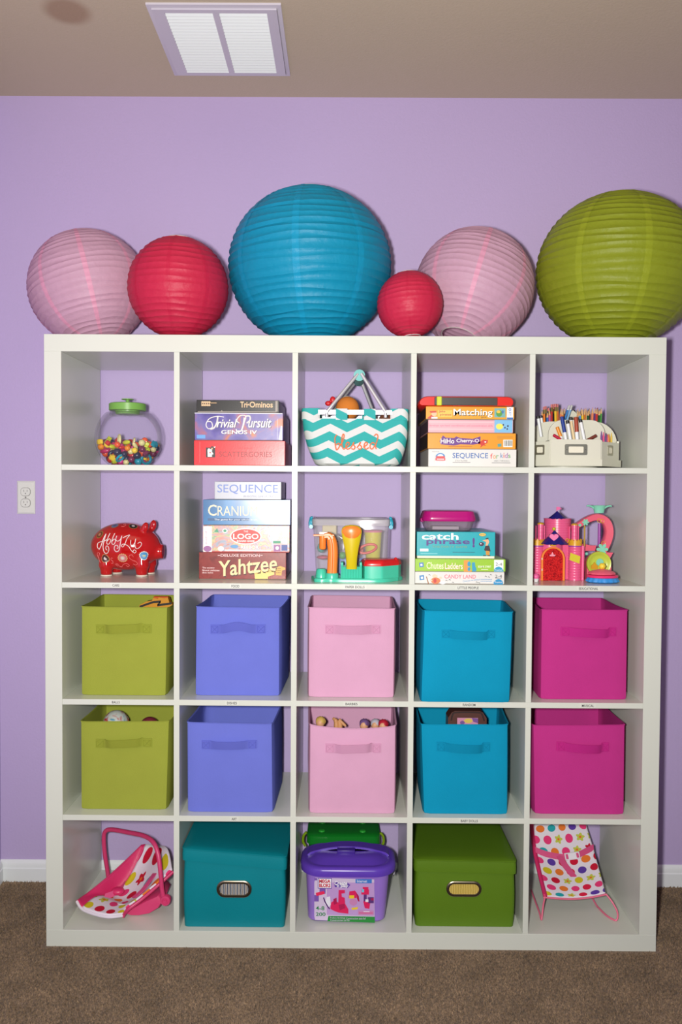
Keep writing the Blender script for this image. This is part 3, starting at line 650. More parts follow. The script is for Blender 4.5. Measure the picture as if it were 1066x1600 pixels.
pr(g, 'title_print', [(238, 236, 232), (200, 60, 54), (150, 90, 150), (60, 80, 150), (60, 150, 110), (90, 150, 200)], Y, K, [('r', (108, 518, 194, 770), 0), ('d', 150, 740, 40, 30, 2), ('t', 'THE BOARD GAME', (130, 560, 146, 700), 2), ('d', 528, 618, 158, 82, 0), ('d', 528, 618, 146, 72, 1),
   ('t', 'LOGO', (402, 592, 655, 644), 0, dict(bold=.02)), ('t', 'THE', (508, 560, 550, 578), 0), ('t', 'BOARD GAME', (440, 656, 615, 674), 0, dict(bold=.02)), ('t', "LEVI'S", (815, 604, 940, 646), 0, dict(bold=.015, rot=-.15)), ('t', 'Smuckers', (710, 540, 860, 588), 0, dict(bold=.01, rot=.1)),
   ('t', 'REEBOK', (480, 710, 660, 742), 0, dict(bold=.015)), ('d', 415, 718, 40, 18, 5), ('p', [(800, 664), (874, 664), (874, 690), (800, 690)], 4), ('r', (806, 704, 872, 770), 2), ('r', (882, 704, 942, 762), 3), ('d', 840, 735, 18, 18, 0), ('p', [(215, 570), (245, 536), (262, 580)], 4), ('d', 322, 562, 26, 22, 0), ('d', 322, 562, 16, 14, 4), ('d', 282, 740, 30, 26, 0), ('r', (320, 752, 780, 764), 0)])
M_cr = art('blue_gloss_card', [(.35, (40, 104, 160)), (.6, (60, 130, 186))], 5, .22)
g = game_box('glossy blue family game box, second from the top beside the piggy bank', 311.4, 448.9, zc[2], zc[3], Y - .002, .27, M_cr, None, .0015, GC)
pr(g, 'title_print', [(226, 214, 186), (30, 80, 130), (214, 226, 236)], Y - .002, K, [('r', (150, 438, 560, 462), 1), ('t', 'C', (152, 302, 238, 412), 0, dict(bold=.01)), ('t', 'RANIUM', (246, 318, 640, 412), 0), ('t', 'The game for your whole brain', (214, 444, 640, 462), 2, dict(bold=.01)), ('r', (900, 270, 903, 490), 2)])
g = game_box('smaller silver white game box with blue lettering on top, beside the piggy bank', 331.4, 436.6, zc[3], zc[4], Y + .004, .2, card('silver_card', (188, 190, 200), .32), None, .0015, GC)
pr(g, 'title_print', [(112, 134, 200), (90, 96, 130)], Y + .004, K, [('t', 'SEQUENCE', (258, 104, 860, 196), 0, dict(bold=.004)), ('t', 'AN EXCITING GAME OF STRATEGY', (515, 212, 860, 228), 1)])

for o_, dg_ in zip([q for q in list(COL.objects) if q.name.startswith('board_game_box') and q.get('group') == GC], (.5, 2.0, 2.5, .8)):
    o_.rotation_euler.z = radians(dg_)                  # the boxes are piled a little askew
# --- stack beside the toy castle
K = (645, 780, 6.27); Y = .02; zd = levels(720, [894.5, 874.1], Y, ZW[3]); zd.append(at(715, 831, Y + .02).z)
GD = 'board games stacked beside the toy castle'
ltx = (120, 120, 124)
g = game_box('white game box with pink lettering at the bottom, beside the toy castle', 650.3, 792.5, zd[0], zd[1], Y, .27, M_wcard, None, .0015, GD)
pr(g, 'title_print', [(220, 110, 130), (80, 140, 190), ltx, (50, 50, 55)], Y, K, [('t', 'CANDY LAND', (328, 746, 640, 784), 0, dict(bold=.015)), ('t', 'Choose your own adventure', (510, 792, 680, 816), 1, dict(rot=.12)), ('r', (684, 790, 800, 794), 1), ('r', (684, 808, 800, 812), 1), ('t', '2-4', (830, 746, 898, 776), 3), ('r', (832, 778, 896, 782), 2)] + [('l', [(x, y), (x + 8, y - 6), (x + 18, y + 4)], 2, 3) for x, y in ((730, 764), (760, 772), (780, 748), (340, 806), (372, 800), (404, 826), (640, 822), (662, 828), (170, 750))])
pr(g, 'picture_print', [(60, 130, 190), (214, 120, 70), (230, 200, 170), (190, 60, 60), (40, 140, 190), (232, 232, 236), (150, 100, 60)], Y, K, [('p', [(78, 756), (124, 750), (128, 796), (82, 802)], 0), ('p', [(92, 768), (114, 765), (116, 788), (94, 790)], 5), ('d', 232, 762, 26, 20, 2), ('d', 240, 806, 48, 32, 1), ('d', 234, 806, 16, 24, 3), ('d', 196, 804, 12, 9, 2), ('d', 290, 776, 14, 10, 2), ('p', [(144, 766), (152, 764), (174, 834), (164, 838)], 6), ('d', 310, 826, 30, 14, 5),
   ('p', [(816, 842), (816, 820), (840, 796), (866, 788), (890, 796), (908, 818), (908, 842)], 4), ('t', 'Preschool', (828, 812, 898, 828), 5)])
g = game_box('lime green game box under the teal box, beside the toy castle', 650.9, 794.1, zd[1], zd[2], Y, .27, card('lime_card', (150, 196, 50), .35), None, .0015, GD)
pr(g, 'title_print', [(226, 236, 190), (190, 190, 110), (236, 110, 70), (236, 240, 220), (90, 140, 40)], Y, K, [('t', 'Chutes', (148, 622, 322, 690), 1, dict(bold=.02)), ('t', 'Chutes', (150, 622, 320, 688), 0, dict(bold=.01)), ('t', 'Ladders', (332, 628, 512, 694), 2, dict(bold=.02)), ('t', 'Ladders', (334, 630, 510, 690), 3, dict(bold=.005)), ('t', 'SESAME STREET', (660, 656, 792, 676), 3, dict(bold=.01)), ('r', (692, 690, 762, 696), 3)])
pr(g, 'picture_print', [(60, 120, 190), (236, 240, 236), (226, 150, 60), (40, 150, 190), (70, 70, 80)], Y, K, [('p', [(76, 628), (118, 624), (122, 668), (80, 672)], 0), ('p', [(88, 640), (108, 638), (110, 658), (90, 660)], 1), ('p', [(520, 602), (575, 600), (560, 640), (585, 680), (600, 718), (520, 718)], 2), ('d', 572, 640, 16, 26, 3), ('d', 572, 690, 14, 20, 3), ('p', [(600, 625), (630, 622), (634, 660), (646, 690), (640, 714), (604, 714)], 3),
   ('r', (820, 598, 914, 718), 1), ('t', '2-4', (836, 626, 900, 656), 4), ('p', [(820, 716), (822, 690), (846, 668), (870, 664), (896, 676), (912, 700), (912, 716)], 3), ('t', 'Preschool', (832, 692, 900, 706), 1)])
Yc = Y + .02
g = game_box('teal word game box with white and purple lettering, under the pink lidded container', 653.3, 777.4, zd[2], zd[3], Yc, .25, card('teal_card', (14, 164, 176), .35), card('white_tray', (226, 224, 206), .5), .0075, GD)
pr(g, 'title_print', [(238, 238, 234), (78, 42, 130), (120, 150, 110), (20, 60, 80), (120, 200, 206)], Yc, K, [('t', 'catch', (102, 332, 468, 398), 0, dict(bold=.02)), ('t', 'phrase', (148, 388, 580, 458), 1, dict(bold=.02)), ('t', '!', (606, 380, 630, 476), 1, dict(bold=.06)), ('t', 'THE PARTY GAME', (205, 460, 555, 478), 2), ('r', (84, 488, 168, 514), 0), ('r', (410, 522, 630, 526), 3), ('r', (90, 534, 260, 540), 4), ('r', (62, 330, 66, 556), 4)])
pr(g, 'picture_print', [(226, 190, 90), (50, 30, 40), (226, 170, 130), (200, 140, 50), (60, 30, 70), (236, 236, 236)], Yc, K, [('d', 706, 348, 36, 18, 1), ('d', 706, 348, 33, 16, 0), ('t', 'electronic', (684, 342, 728, 354), 1), ('p', [(730, 400), (760, 388), (772, 420), (752, 466), (735, 462), (742, 420), (704, 406)], 2), ('p', [(736, 384), (764, 378), (766, 392), (738, 396)], 1), ('d', 696, 442, 26, 20, 4), ('d', 690, 438, 6, 6, 5),
   ('p', [(735, 458), (772, 456), (786, 510), (770, 530), (740, 516), (722, 500)], 1), ('p', [(738, 508), (776, 512), (776, 552), (740, 552)], 3), ('r', (712, 552, 740, 560), 1), ('r', (756, 552, 784, 560), 1)])
# pink lidded clear food container
Yk = .07; X0 = at(664.1, 810, Yk).x; X1 = at(747.9, 810, Yk).x; z0 = zd[3]; z1 = at(706, 797.5, Yk).z; zs = at(706, 812, Yk).z
tub = thing('food_container', 'clear plastic food container with a magenta lid on the teal word game', 'container', ((X0 + X1) / 2, Yk + .06, z0))
M_cp = clear_mat('smoky_clear_plastic', (232, 224, 230), .22, (200, 184, 196))
dk = .12; m = MB(); Ls = []
for zz, e in ((z0 + .0004, .016), (z0 + .003, .011), (z0 + .012, .007), (zs - .004, .002), (zs, .001)):
    Ls.append([(x, y, zz) for x, y in rrect(X0 + e, X1 - e, Yk + e, Yk + dk - e, .03 - e * .4, 6)])
m.loops(Ls, True, True, False).build('clear_bowl', M_cp, tub, smooth=50)
m = MB(); Ls = []
for zz, e in ((zs - .005, -.001), (zs, -.003), (zs + .010, -.001), (z1 - .003, .004), (z1, .013)):
    Ls.append([(x, y, zz) for x, y in rrect(X0 + e, X1 - e, Yk + e, Yk + dk - e, .03 - e * .4, 6)])
m.loops(Ls, True, False, True).build('lid', mat('magenta_plastic', (176, 18, 116), .22), tub, smooth=50)
MB().box(X0 - .006, X0 + .006, Yk + .03, Yk + .07, zs - .008, zs + .004, .002).build('lid_tab', MATS['magenta_plastic'], tub)
cards = MB(); cards.box(X0 + .03, X1 - .05, Yk + .025, Yk + .09, z0 + .004, z0 + .014, .001)
tag(cards.build('card_deck', mat('pale_card', (206, 200, 204), .6), None, origin=((X0 + X1) / 2, Yk + .06, z0 + .004)), 'pale deck of cards inside the magenta lidded container', 'cards')

# ================================================================ candy jar with beads
def KP(K, x, y, Y): return at(K[0] + x / K[2], K[1] + y / K[2], Y)
K = (130, 610, 7.614); YJ = .17
jc = KP(K, 518, 560, YJ); RJ = (KP(K, 912, 560, YJ).x - KP(K, 125, 560, YJ).x) / 2; jh = jc.z - ZW[4]
M_glass = clear_mat('jar_glass', (248, 248, 250), .03, (235, 230, 240), .02, .3)
jar = thing('candy_jar', 'round clear glass jar with a green lid, part filled with bright beads', 'jar', (jc.x, YJ, ZW[4]))
JY = .062
def jprof(y):                       # radius of the jar in the plane at depth y from its middle
    u = min(1, abs(y) / JY)
    return RJ * (1 - .30 * max(0, u) ** 2.6)
m = MB(); Ls = []; N = 72
ys = [-JY, -JY * .97, -JY * .85, -JY * .6, -JY * .3, 0, JY * .3, JY * .6, JY * .85, JY * .97, JY]
nz = KP(K, 520, 250, YJ).z - jc.z
def jp(r, a, y):
    x = r * cos(a); z = r * sin(a)
    z = max(z, -jh + .001); z = min(z, nz)
    return (jc.x + x, YJ + y, jc.z + z)
Ls.append([jp(RJ * .02, 2 * pi * j / N, -JY) for j in range(N)])
for y in ys: Ls.append([jp(jprof(y) - (.004 if abs(y) == JY else 0), 2 * pi * j / N, y) for j in range(N)])
Ls.append([jp(RJ * .02, 2 * pi * j / N, JY) for j in range(N)])
m.loops(Ls).build('glass_body', M_glass, jar, smooth=50)
lr = (KP(K, 722, 200, YJ).x - KP(K, 292, 200, YJ).x) / 2; zl0 = KP(K, 500, 232, YJ).z; zl1 = KP(K, 500, 148, YJ).z; lx = KP(K, 507, 200, YJ).x
MB().lathe([(lr * .97, jc.z + nz - .012), (lr * .95, jc.z + nz), (lr * .96, zl0 + .002)], (lx, YJ, 0), 40, cap0=False, cap1=False).build('glass_neck', M_glass, jar, smooth=50)
M_lid = mat('green_jar_lid', (116, 168, 78), .35)
lidp = MB().lathe([(lr * .93, zl0 - .001), (lr, zl0), (lr, zl1 - .002), (lr - .003, zl1), (lr * .5, zl1 + .001), (.01, zl1 + .0012)], (lx, YJ, 0), 40).build('lid', M_lid, jar, smooth=40)
MB().lathe([(lr * .62, zl0 - .012), (lr * .68, zl0 - .004), (lr * .68, zl0)], (lx, YJ, 0), 32).build('stopper', M_lid, lidp, smooth=40)
zk = KP(K, 500, 90, YJ).z
MB().lathe([(.008, zl1), (.006, zl1 + .003), (.006, zk - .005), (.010, zk - .004), (.019, zk - .003), (.019, zk - .001), (.012, zk)], (lx, YJ, 0), 24).build('knob', M_lid, lidp, smooth=40)
BC = [('red', (196, 34, 36)), ('orange', (236, 138, 24)), ('cerise', (180, 24, 90)), ('magenta', (206, 50, 130)), ('plum', (110, 24, 70)), ('navy', (32, 32, 66)), ('turquoise', (24, 150, 176)), ('lime', (196, 204, 40)), ('yellow', (240, 206, 60)), ('cream', (222, 214, 150)), ('coral', (236, 88, 40))]
def bead_mesh(kind, mt):
    b = MB()
    if kind == 'round': b.ball((0, 0, 0), 1, 1, 1, 10, 7)
    elif kind == 'oval': b.ball((0, 0, 0), .62, .62, 1.35, 10, 8)
    elif kind == 'cube': b.box(-.8, .8, -.8, .8, -.8, .8, .3)
    elif kind == 'ring': b.tube([(1.25 * cos(2 * pi * j / 14), 1.25 * sin(2 * pi * j / 14), 0) for j in range(14)], .38, 6, True)
    elif kind == 'flower': b.prism([((1 - .3 * (.5 - .5 * cos(5 * 2 * pi * j / 30))) * 1.2 * cos(2 * pi * j / 30), (1 - .3 * (.5 - .5 * cos(5 * 2 * pi * j / 30))) * 1.2 * sin(2 * pi * j / 30)) for j in range(30)], 'y', -.5, .5)
    elif kind == 'bumpy': b.ball((0, 0, 0), 1, 1, 1, 14, 10, fn=lambda d: 1 + .13 * sin(7 * d.x) * sin(7 * d.y + 1) * cos(7 * d.z))
    return b.mesh('bead_' + kind, mt, 40)
bm_cache = {}; placed = []; rb = random.Random(11)
for i in range(125):
    r = rb.uniform(.0085, .0128); best = None
    for _ in range(26):
        y = rb.uniform(-JY + r + .002, JY - r - .002); Rl = jprof(abs(y) + r) - r - .002; x = rb.uniform(-Rl, Rl)
        z = max(-sqrt(max(0, Rl * Rl - x * x)), -jh + r + .002)
        for (px_, py_, pz_, pr_) in placed:
            d2 = (x - px_) ** 2 + (y - py_) ** 2; s = (r + pr_) * .93
            if d2 < s * s: z = max(z, pz_ + sqrt(s * s - d2))
        z2 = z + .12 * abs(0) 
        if best is None or z2 < best[2]: best = (x, y, z, r)
    placed.append(best)
    kind = rb.choice(['round', 'oval', 'oval', 'cube', 'flower', 'bumpy', 'ring', 'round', 'bumpy']); cn, cc = rb.choice(BC)
    k = (kind, cn)
    if k not in bm_cache: bm_cache[k] = bead_mesh(kind, mat('bead_plastic_' + cn, cc, .3))
    o = bpy.data.objects.new('bead', bm_cache[k]); COL.objects.link(o)
    o.location = (jc.x + best[0], YJ + best[1], jc.z + best[2]); o.scale = (r, r, r); o.rotation_euler = (rb.uniform(0, 6), rb.uniform(0, 6), rb.uniform(0, 6))
    shp = {'round': 'round', 'oval': 'long oval', 'cube': 'cube shaped', 'ring': 'ring shaped', 'flower': 'flower shaped', 'bumpy': 'bumpy round'}[kind]
    hx = best[0] / RJ; hz = (best[2] + jh) / jh
    side = 'far left' if hx < -.55 else 'left' if hx < -.2 else 'centre' if hx < .2 else 'right' if hx < .55 else 'far right'
    lev = 'bottom' if hz < .32 else 'middle' if hz < .62 else 'top'; fb = 'front' if best[1] < -.015 else 'back' if best[1] > .02 else 'inner'
    tag(o, '%s %s bead in the glass jar, %s layer, %s %s' % (cn, shp, lev, fb, side), 'bead', 'beads in the glass jar')

# ================================================================ chevron basket
K = (440, 510, 4.845); YF = .045; YB = .25; ZF = ZW[4]
def chevron(name='turquoise_chevron_canvas', dz=0.0):
    m = mat(name, (60, 190, 190), .8, bump=.2, bscale=500); nt = m.node_tree; N = nt.nodes; L = nt.links; b_ = N['Principled BSDF']
    g = N.new('ShaderNodeNewGeometry'); sp = N.new('ShaderNodeSeparateXYZ'); L.new(g.outputs['Position'], sp.inputs[0])
    def op(o, a, b=None):
        n = N.new('ShaderNodeMath'); n.operation = o
        for i, v in enumerate((a, b)):
            if v is None: continue
            if hasattr(v, 'links'): L.new(v, n.inputs[i])
            else: n.inputs[i].default_value = v
        return n.outputs[0]
    pk0 = KP(K, 372, 735, YF); pk1 = KP(K, 640, 735, YF); per = pk1.x - pk0.x
    xx = op('ADD', sp.outputs['X'], sp.outputs['Y'])
    u = op('FRACT', op('ADD', op('DIVIDE', op('SUBTRACT', xx, pk0.x + YF), per), 100.5)); tri = op('ABSOLUTE', op('SUBTRACT', u, .5))      # 0 at peaks, .5 at valleys
    va = KP(K, 372, 735, YF).z - KP(K, 372, 800, YF).z
    z0 = KP(K, 372, 780, YF).z; vp = (KP(K, 372, 780, YF).z - KP(K, 372, 907, YF).z)
    v = op('FRACT', op('ADD', op('DIVIDE', op('SUBTRACT', op('ADD', sp.outputs['Z'], op('MULTIPLY', tri, 2 * va)), z0), vp), 50.0 + dz))
    st = op('GREATER_THAN', v, .45)
    mx = N.new('ShaderNodeMix'); mx.data_type = 'RGBA'; mx.inputs[6].default_value = lin((208, 210, 210)); mx.inputs[7].default_value = lin((44, 164, 162))
    L.new(st, mx.inputs[0]); L.new(mx.outputs[2], b_.inputs['Base Color'])
    return m
M_chev = chevron(); M_chev2 = chevron('turquoise_chevron_tabs', .5); M_alu = mat('brushed_aluminium', (214, 214, 218), .4, metal=.55); M_teal_grip = mat('teal_foam_grip', (120, 190, 186), .7)
bx0, bx1 = KP(K, 255, 1035, YF).x, KP(K, 905, 1035, YF).x; tx0, tx1 = KP(K, 150, 640, YF).x, KP(K, 967, 640, YF).x
ze = KP(K, 500, 684, YF).z; BZE = ze; zt = KP(K, 500, 606, YF).z; zr0 = KP(K, 500, 652, YF).z; zr1 = KP(K, 500, 618, YF).z
bk = thing('market_basket', 'turquoise and white zigzag fabric basket with crossed aluminium handles', 'basket', ((bx0 + bx1) / 2, (YF + YB) / 2, ZF))
m = MB(); Ls = []
for t in (0, .06, .2, .4, .6, .8, 1.0):
    e = (1 - t); xa = bx0 * e + tx0 * t; xb = bx1 * e + tx1 * t; bow = .010 * sin(pi * t); r = .05 * e + .022 * t; dy = .014 * e
    ins = .016 if t == 0 else 0
    Ls.append([(x, y, ZF + .001 + (ze - ZF - .001) * t) for x, y in rrect(xa - bow + ins, xb + bow - ins, YF + dy + ins, YB - dy - ins, r, 6)])
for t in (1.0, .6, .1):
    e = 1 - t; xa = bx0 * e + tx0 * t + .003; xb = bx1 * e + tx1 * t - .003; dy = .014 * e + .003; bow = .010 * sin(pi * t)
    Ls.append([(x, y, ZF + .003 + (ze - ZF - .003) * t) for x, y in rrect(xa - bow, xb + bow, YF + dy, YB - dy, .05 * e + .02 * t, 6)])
m.loops(Ls[:7], True, True, False).build('canvas_body', M_chev, bk, smooth=50)
MB().loops([Ls[6]] + Ls[7:], True, False, True).build('lining', mat('shade_grey_lining', (120, 112, 112), .9), bk, smooth=50)  # inside coloured grey to stand in for the shade within the basket
ol = rrect(tx0 + .002, tx1 - .002, YF + .002, YB - .002, .02, 6)
def strip(outline, closed, z0_, z1_, th):
    q = MB(); n = len(outline); c0 = Vector(((tx0 + tx1) / 2, (YF + YB) / 2)); A = []; B = []
    for x, y in outline:
        d = (Vector((x, y)) - c0).normalized() * th; A.append((x + d.x, y + d.y)); B.append((x - d.x, y - d.y))
    L4 = [[(a[0], a[1], z0_), (a[0], a[1], z1_), (b_[0], b_[1], z1_), (b_[0], b_[1], z0_)] for a, b_ in zip(A, B)]
    if closed: L4.append(L4[0])
    return q.loops(L4, True, not closed, not closed)
strip(ol, True, zr0, zr1, .0022).build('rim_frame', M_alu, bk, smooth=40)
def seg(x_a, x_b, front):
    yy = YF + .002 if front else YB - .002
    return [(x_a + (x_b - x_a) * i / 4, yy) for i in range(5)]
xL = KP(K, 278, 640, YF).x; xR = KP(K, 845, 640, YF).x
lt = [(xL, YF + .002)] + [p for p in ol if p[0] < tx0 + .03][::1]
left = [(xL, YF + .002)] + sorted([p for p in ol if p[0] < tx0 + .025 and p[1] < (YF + YB) / 2], key=lambda p: -p[0] * 1 + p[1] * 1.0001) + sorted([p for p in ol if p[0] < tx0 + .025 and p[1] > (YF + YB) / 2], key=lambda p: p[1] + p[0]) + [(xL, YB - .002)]
right = [(2 * (tx0 + tx1) / 2 - x, y) for x, y in left]
strip(left, False, ze - .004, zt, .0045).build('corner_sleeve', M_chev, bk, smooth=50)
strip(right, False, ze - .004, zt, .0045).build('corner_sleeve', M_chev, bk, smooth=50)
for a_, b_ in ((415, 500), (625, 710)):
    for fr in (True, False):
        s_ = seg(KP(K, a_, 640, YF).x, KP(K, b_, 640, YF).x, fr); strip(s_, False, ze - .004, zt - .001, .0045).build('loop_tab', M_chev2, bk, smooth=50)
gp = KP(K, 588, 378, .14); gy0, gy1 = .07, .20
MB().lathe([(.010, gy0), (.0175, gy0 + .001), (.0175, gy1), (.010, gy1 + .001)], (gp.x, 0, gp.z), 20, 'y').build('grip', M_teal_grip, bk)
zp = (zr0 + zr1) / 2
for px_, py_, yy, ge in ((340, 636, YF - .003, gy0 + .004), (792, 638, YF - .003, gy0 - .002), (330, 636, YB + .003, gy1 - .004), (735, 636, YB + .003, gy1 + .002)):
    xp = KP(K, px_, py_, YF).x
    top = Vector((gp.x + (.006 if px_ > 500 else -.004), ge, gp.z + .004))
    base = Vector((xp, yy, zp)); path = [base + Vector((0, 0, -.016)), base] + [base.lerp(top, t) for t in (.25, .5, .75, .93)] + [top]
    rod = MB().tube(path, .0052, 8).build('handle_rod', M_alu, bk, smooth=60)
    MB().lathe([(.0045, -.007), (.0035, -.0085)], (xp, yy + (0 if yy < .1 else .015), zp), 12, 'y').build('rivet', M_alu, rod)
# toys inside the basket
hd = KP(K, 500, 610, .13)
doll = thing('plush_toy', 'orange round headed soft toy with a white cap and red bow, inside the zigzag basket', 'soft toy', (hd.x, .13, ZF + .01))
M_or = mat('orange_plush', (206, 120, 40), .9, bump=.4, bscale=400)
MB().ball((hd.x, .13, hd.z), .037, .035, .038, 20, 14).build('head', M_or, doll, smooth=60)
MB().ball((hd.x, .14, ZF + .075), .042, .038, .05, 16, 10).build('body', mat('pink_plush', (206, 110, 140), .9), doll, smooth=60)
MB().ball((hd.x - .002, .155, hd.z + .016), .024, .026, .027, 16, 10).build('cap', mat('white_plush', (220, 216, 210), .9), doll, smooth=60)
bw = KP(K, 372, 555, .115)
m = MB(); m.ball((bw.x - .008, .115, bw.z - .006), .010, .006, .008, 12, 8); m.ball((bw.x + .006, .115, bw.z + .005), .009, .006, .011, 12, 8); m.ball((bw.x, .112, bw.z), .005, nu=10, nv=6)
m.build('bow', mat('red_satin', (198, 26, 36), .45), doll, smooth=60)
h2 = KP(K, 830, 635, .15)
tag(MB().ball((h2.x, .15, h2.z - .034), .038, .034, .037, 18, 12, fn=lambda d: 1 + .04 * sin(9 * d.x) * cos(8 * d.z)).build('plush_toy', mat('brown_plush', (110, 64, 44), .95, bump=.5, bscale=300), None, smooth=60, origin=(h2.x, .15, h2.z - .07)),
    'dark brown soft toy barely showing at the right inside the zigzag basket', 'soft toy')

# ================================================================ pencil caddy
K = (835, 620, 6.877); YC = .055; ZF = ZW[4]
M_cad = mat('cream_white_paint', (208, 207, 192), .45, var=.02); M_nick = mat('satin_nickel', (200, 196, 180), .3, metal=1.0); M_slip = mat('cream_card_slip', (222, 218, 200), .6)
xc = (KP(K, 205, 550, YC).x + KP(K, 745, 550, YC).x) / 2; hwf = (KP(K, 745, 550, YC).x - KP(K, 205, 550, YC).x) / 2
dR = .084; dL = min(.062, xc - hwf - .5378 - .008); BD = .14; yc = YC + BD                                      # octagon: half-side hwf in front, apothem ap
cad = thing('pencil_caddy', 'cream white revolving wooden desk caddy full of pens and pencils', 'desk organiser', (xc, yc, ZF))
def octa(e): # outline grown by e
    h = hwf + e * .41; B_ = BD + e; k = e * .59
    return [(xc + x, yc + y) for x, y in ((-h, -B_), (h, -B_), (h + dR + k, -B_ + dR + k), (h + dR + k, B_ - dR - k), (h, B_), (-h, B_), (-h - dL - k, B_ - dL - k), (-h - dL - k, -B_ + dL + k))]
MB().lathe([(.105, ZF + .0003), (.105, ZF + .006)], (xc, yc, 0), 40).build('turntable', M_cad, cad)
zb0, zb1 = ZF + .0062, KP(K, 480, 662, YC).z
MB().prism(octa(.004), 'z', zb0, zb1).build('base_plate', M_cad, cad, smooth=0)
zpt = KP(K, 480, 446, YC).z
oc_ = octa(-.002); oi = octa(-.008)
for i in range(8):
    j = (i + 1) % 8; m = MB(); zt_ = zpt if i % 2 == 0 else zpt - .006
    if i in (3, 4, 5): zt_ += .02
    m.loops([[(*oc_[i], zb1), (*oc_[j], zb1), (*oi[j], zb1), (*oi[i], zb1)], [(*oc_[i], zt_), (*oc_[j], zt_), (*oi[j], zt_), (*oi[i], zt_)]], True, True, True)
    pn = m.build('pocket_front', M_cad, cad, smooth=0)
    if i in (0, 1, 7):                                               # metal label holders
        A = Vector((*oc_[i], 0)); B = Vector((*oc_[j], 0)); c_ = (A + B) / 2; d = (B - A).normalized(); nrm = Vector((d.y, -d.x, 0)); wz = (zpt + zb1) / 2 - .001
        hw_, hh_ = (.0345, .0165) if i == 0 else (.016, .0155)
        fr = MB(); fr.loops([[c_ + d * x + nrm * .0004 + Vector((0, 0, wz + z)) for x, z in rrect(-hw_, hw_, -hh_, hh_, .004, 3)], [c_ + d * x + nrm * .002 + Vector((0, 0, wz + z)) for x, z in rrect(-hw_, hw_, -hh_, hh_, .004, 3)],
            [c_ + d * x + nrm * .002 + Vector((0, 0, wz + z)) for x, z in rrect(-hw_ * .66, hw_ * .66, -hh_ * .58, hh_ * .58, .003, 3)], [c_ + d * x + nrm * .0004 + Vector((0, 0, wz + z)) for x, z in rrect(-hw_ * .66, hw_ * .66, -hh_ * .58, hh_ * .58, .003, 3)]])
        h_ = fr.build('label_holder', M_nick, pn, smooth=0)
        MB().loops([[c_ + d * x + nrm * .0003 + Vector((0, 0, wz + z)) for x, z in rrect(-hw_ * .7, hw_ * .7, -hh_ * .6, hh_ * .6, .002, 2)], [c_ + d * x + nrm * .0009 + Vector((0, 0, wz + z)) for x, z in rrect(-hw_ * .7, hw_ * .7, -hh_ * .6, hh_ * .6, .002, 2)]], True, True, True).build('card_slip', M_slip, pn, smooth=0)
        if i == 0:
            mm = MB()
            for sx in (-.83, .83): mm.lathe([(.0014, -.0034), (.0014, -.002)], c_ + d * (sx * hw_) + Vector((0, .0, wz)), 8, 'y')
            mm.build('pin', mat('dark_pin', (60, 58, 54), .4), pn)
def arch(x0, x1, y, z0, z1, r, th, nm='arched_panel'):
    pts = [(x0, z0), (x1, z0)]
    for i in range(9): a = radians(90 * i / 8); pts.append((x1 - r + r * cos(a), z1 - r + r * sin(a)))
    for i in range(9): a = radians(90 + 90 * i / 8); pts.append((x0 + r + r * cos(a), z1 - r + r * sin(a)))
    return MB().prism(pts, 'y', y, y + th).build(nm, M_cad, cad, smooth=40)
Ya = YC + .055
arch(KP(K, 178, 400, Ya).x, KP(K, 782, 400, Ya).x, Ya, zb1, KP(K, 480, 238, Ya).z, .045, .007)
for sx in (-1, 1):                                                  # sides of the front pocket
    MB().box(xc + sx * (hwf + .001) - .003, xc + sx * (hwf + .001) + .003, YC + .004, Ya, zb1, zpt - .002, .001).build('pocket_side', M_cad, cad)
Yb_ = yc - .040
arch(xc - hwf - dL + .004, xc + hwf + dR - .004, Yb_, zb1, KP(K, 800, 262, Yb_).z, .07, .006)
arch(KP(K, 405, 200, yc + .02).x, KP(K, 492, 200, yc + .02).x, yc + .02, zb1, KP(K, 450, 136, yc + .02).z, .016, .012, 'centre_post')
def stick(name, label, cat, group, top, bot, r, parts, n=6):
    """parts: (part name, from, to, radius factor 0, radius factor 1, material) along the stick from bottom (0) to top (1)"""
    top = Vector(top); bot = Vector(bot); root = thing(name, label, cat, bot, group)
    for nm, t0_, t1_, f0, f1, mt in parts:
        MB().tube([bot.lerp(top, t0_), bot.lerp(top, t1_)], [r * f0, r * f1], n).build(nm, mt, root, smooth=40)
    return root
M_wood = mat('pencil_wood', (214, 170, 120), .7); M_fer = mat('brass_ferrule', (200, 176, 110), .3, metal=1); M_ers = mat('pink_eraser', (206, 120, 120), .8); M_wpl = mat('white_marker_plastic', (226, 228, 230), .35)
PCOL = {'dark green': (30, 84, 50), 'orange': (222, 120, 40), 'black': (36, 34, 36), 'blue': (50, 100, 170), 'pink patterned': (196, 90, 140), 'red': (190, 50, 46), 'yellow': (232, 190, 50), 'salmon': (226, 130, 90), 'violet': (96, 60, 120), 'maroon': (130, 36, 44), 'bright green': (70, 150, 60), 'sky blue': (90, 150, 206), 'tan': (206, 160, 110), 'brown': (120, 74, 44)}
PSEEN = {}
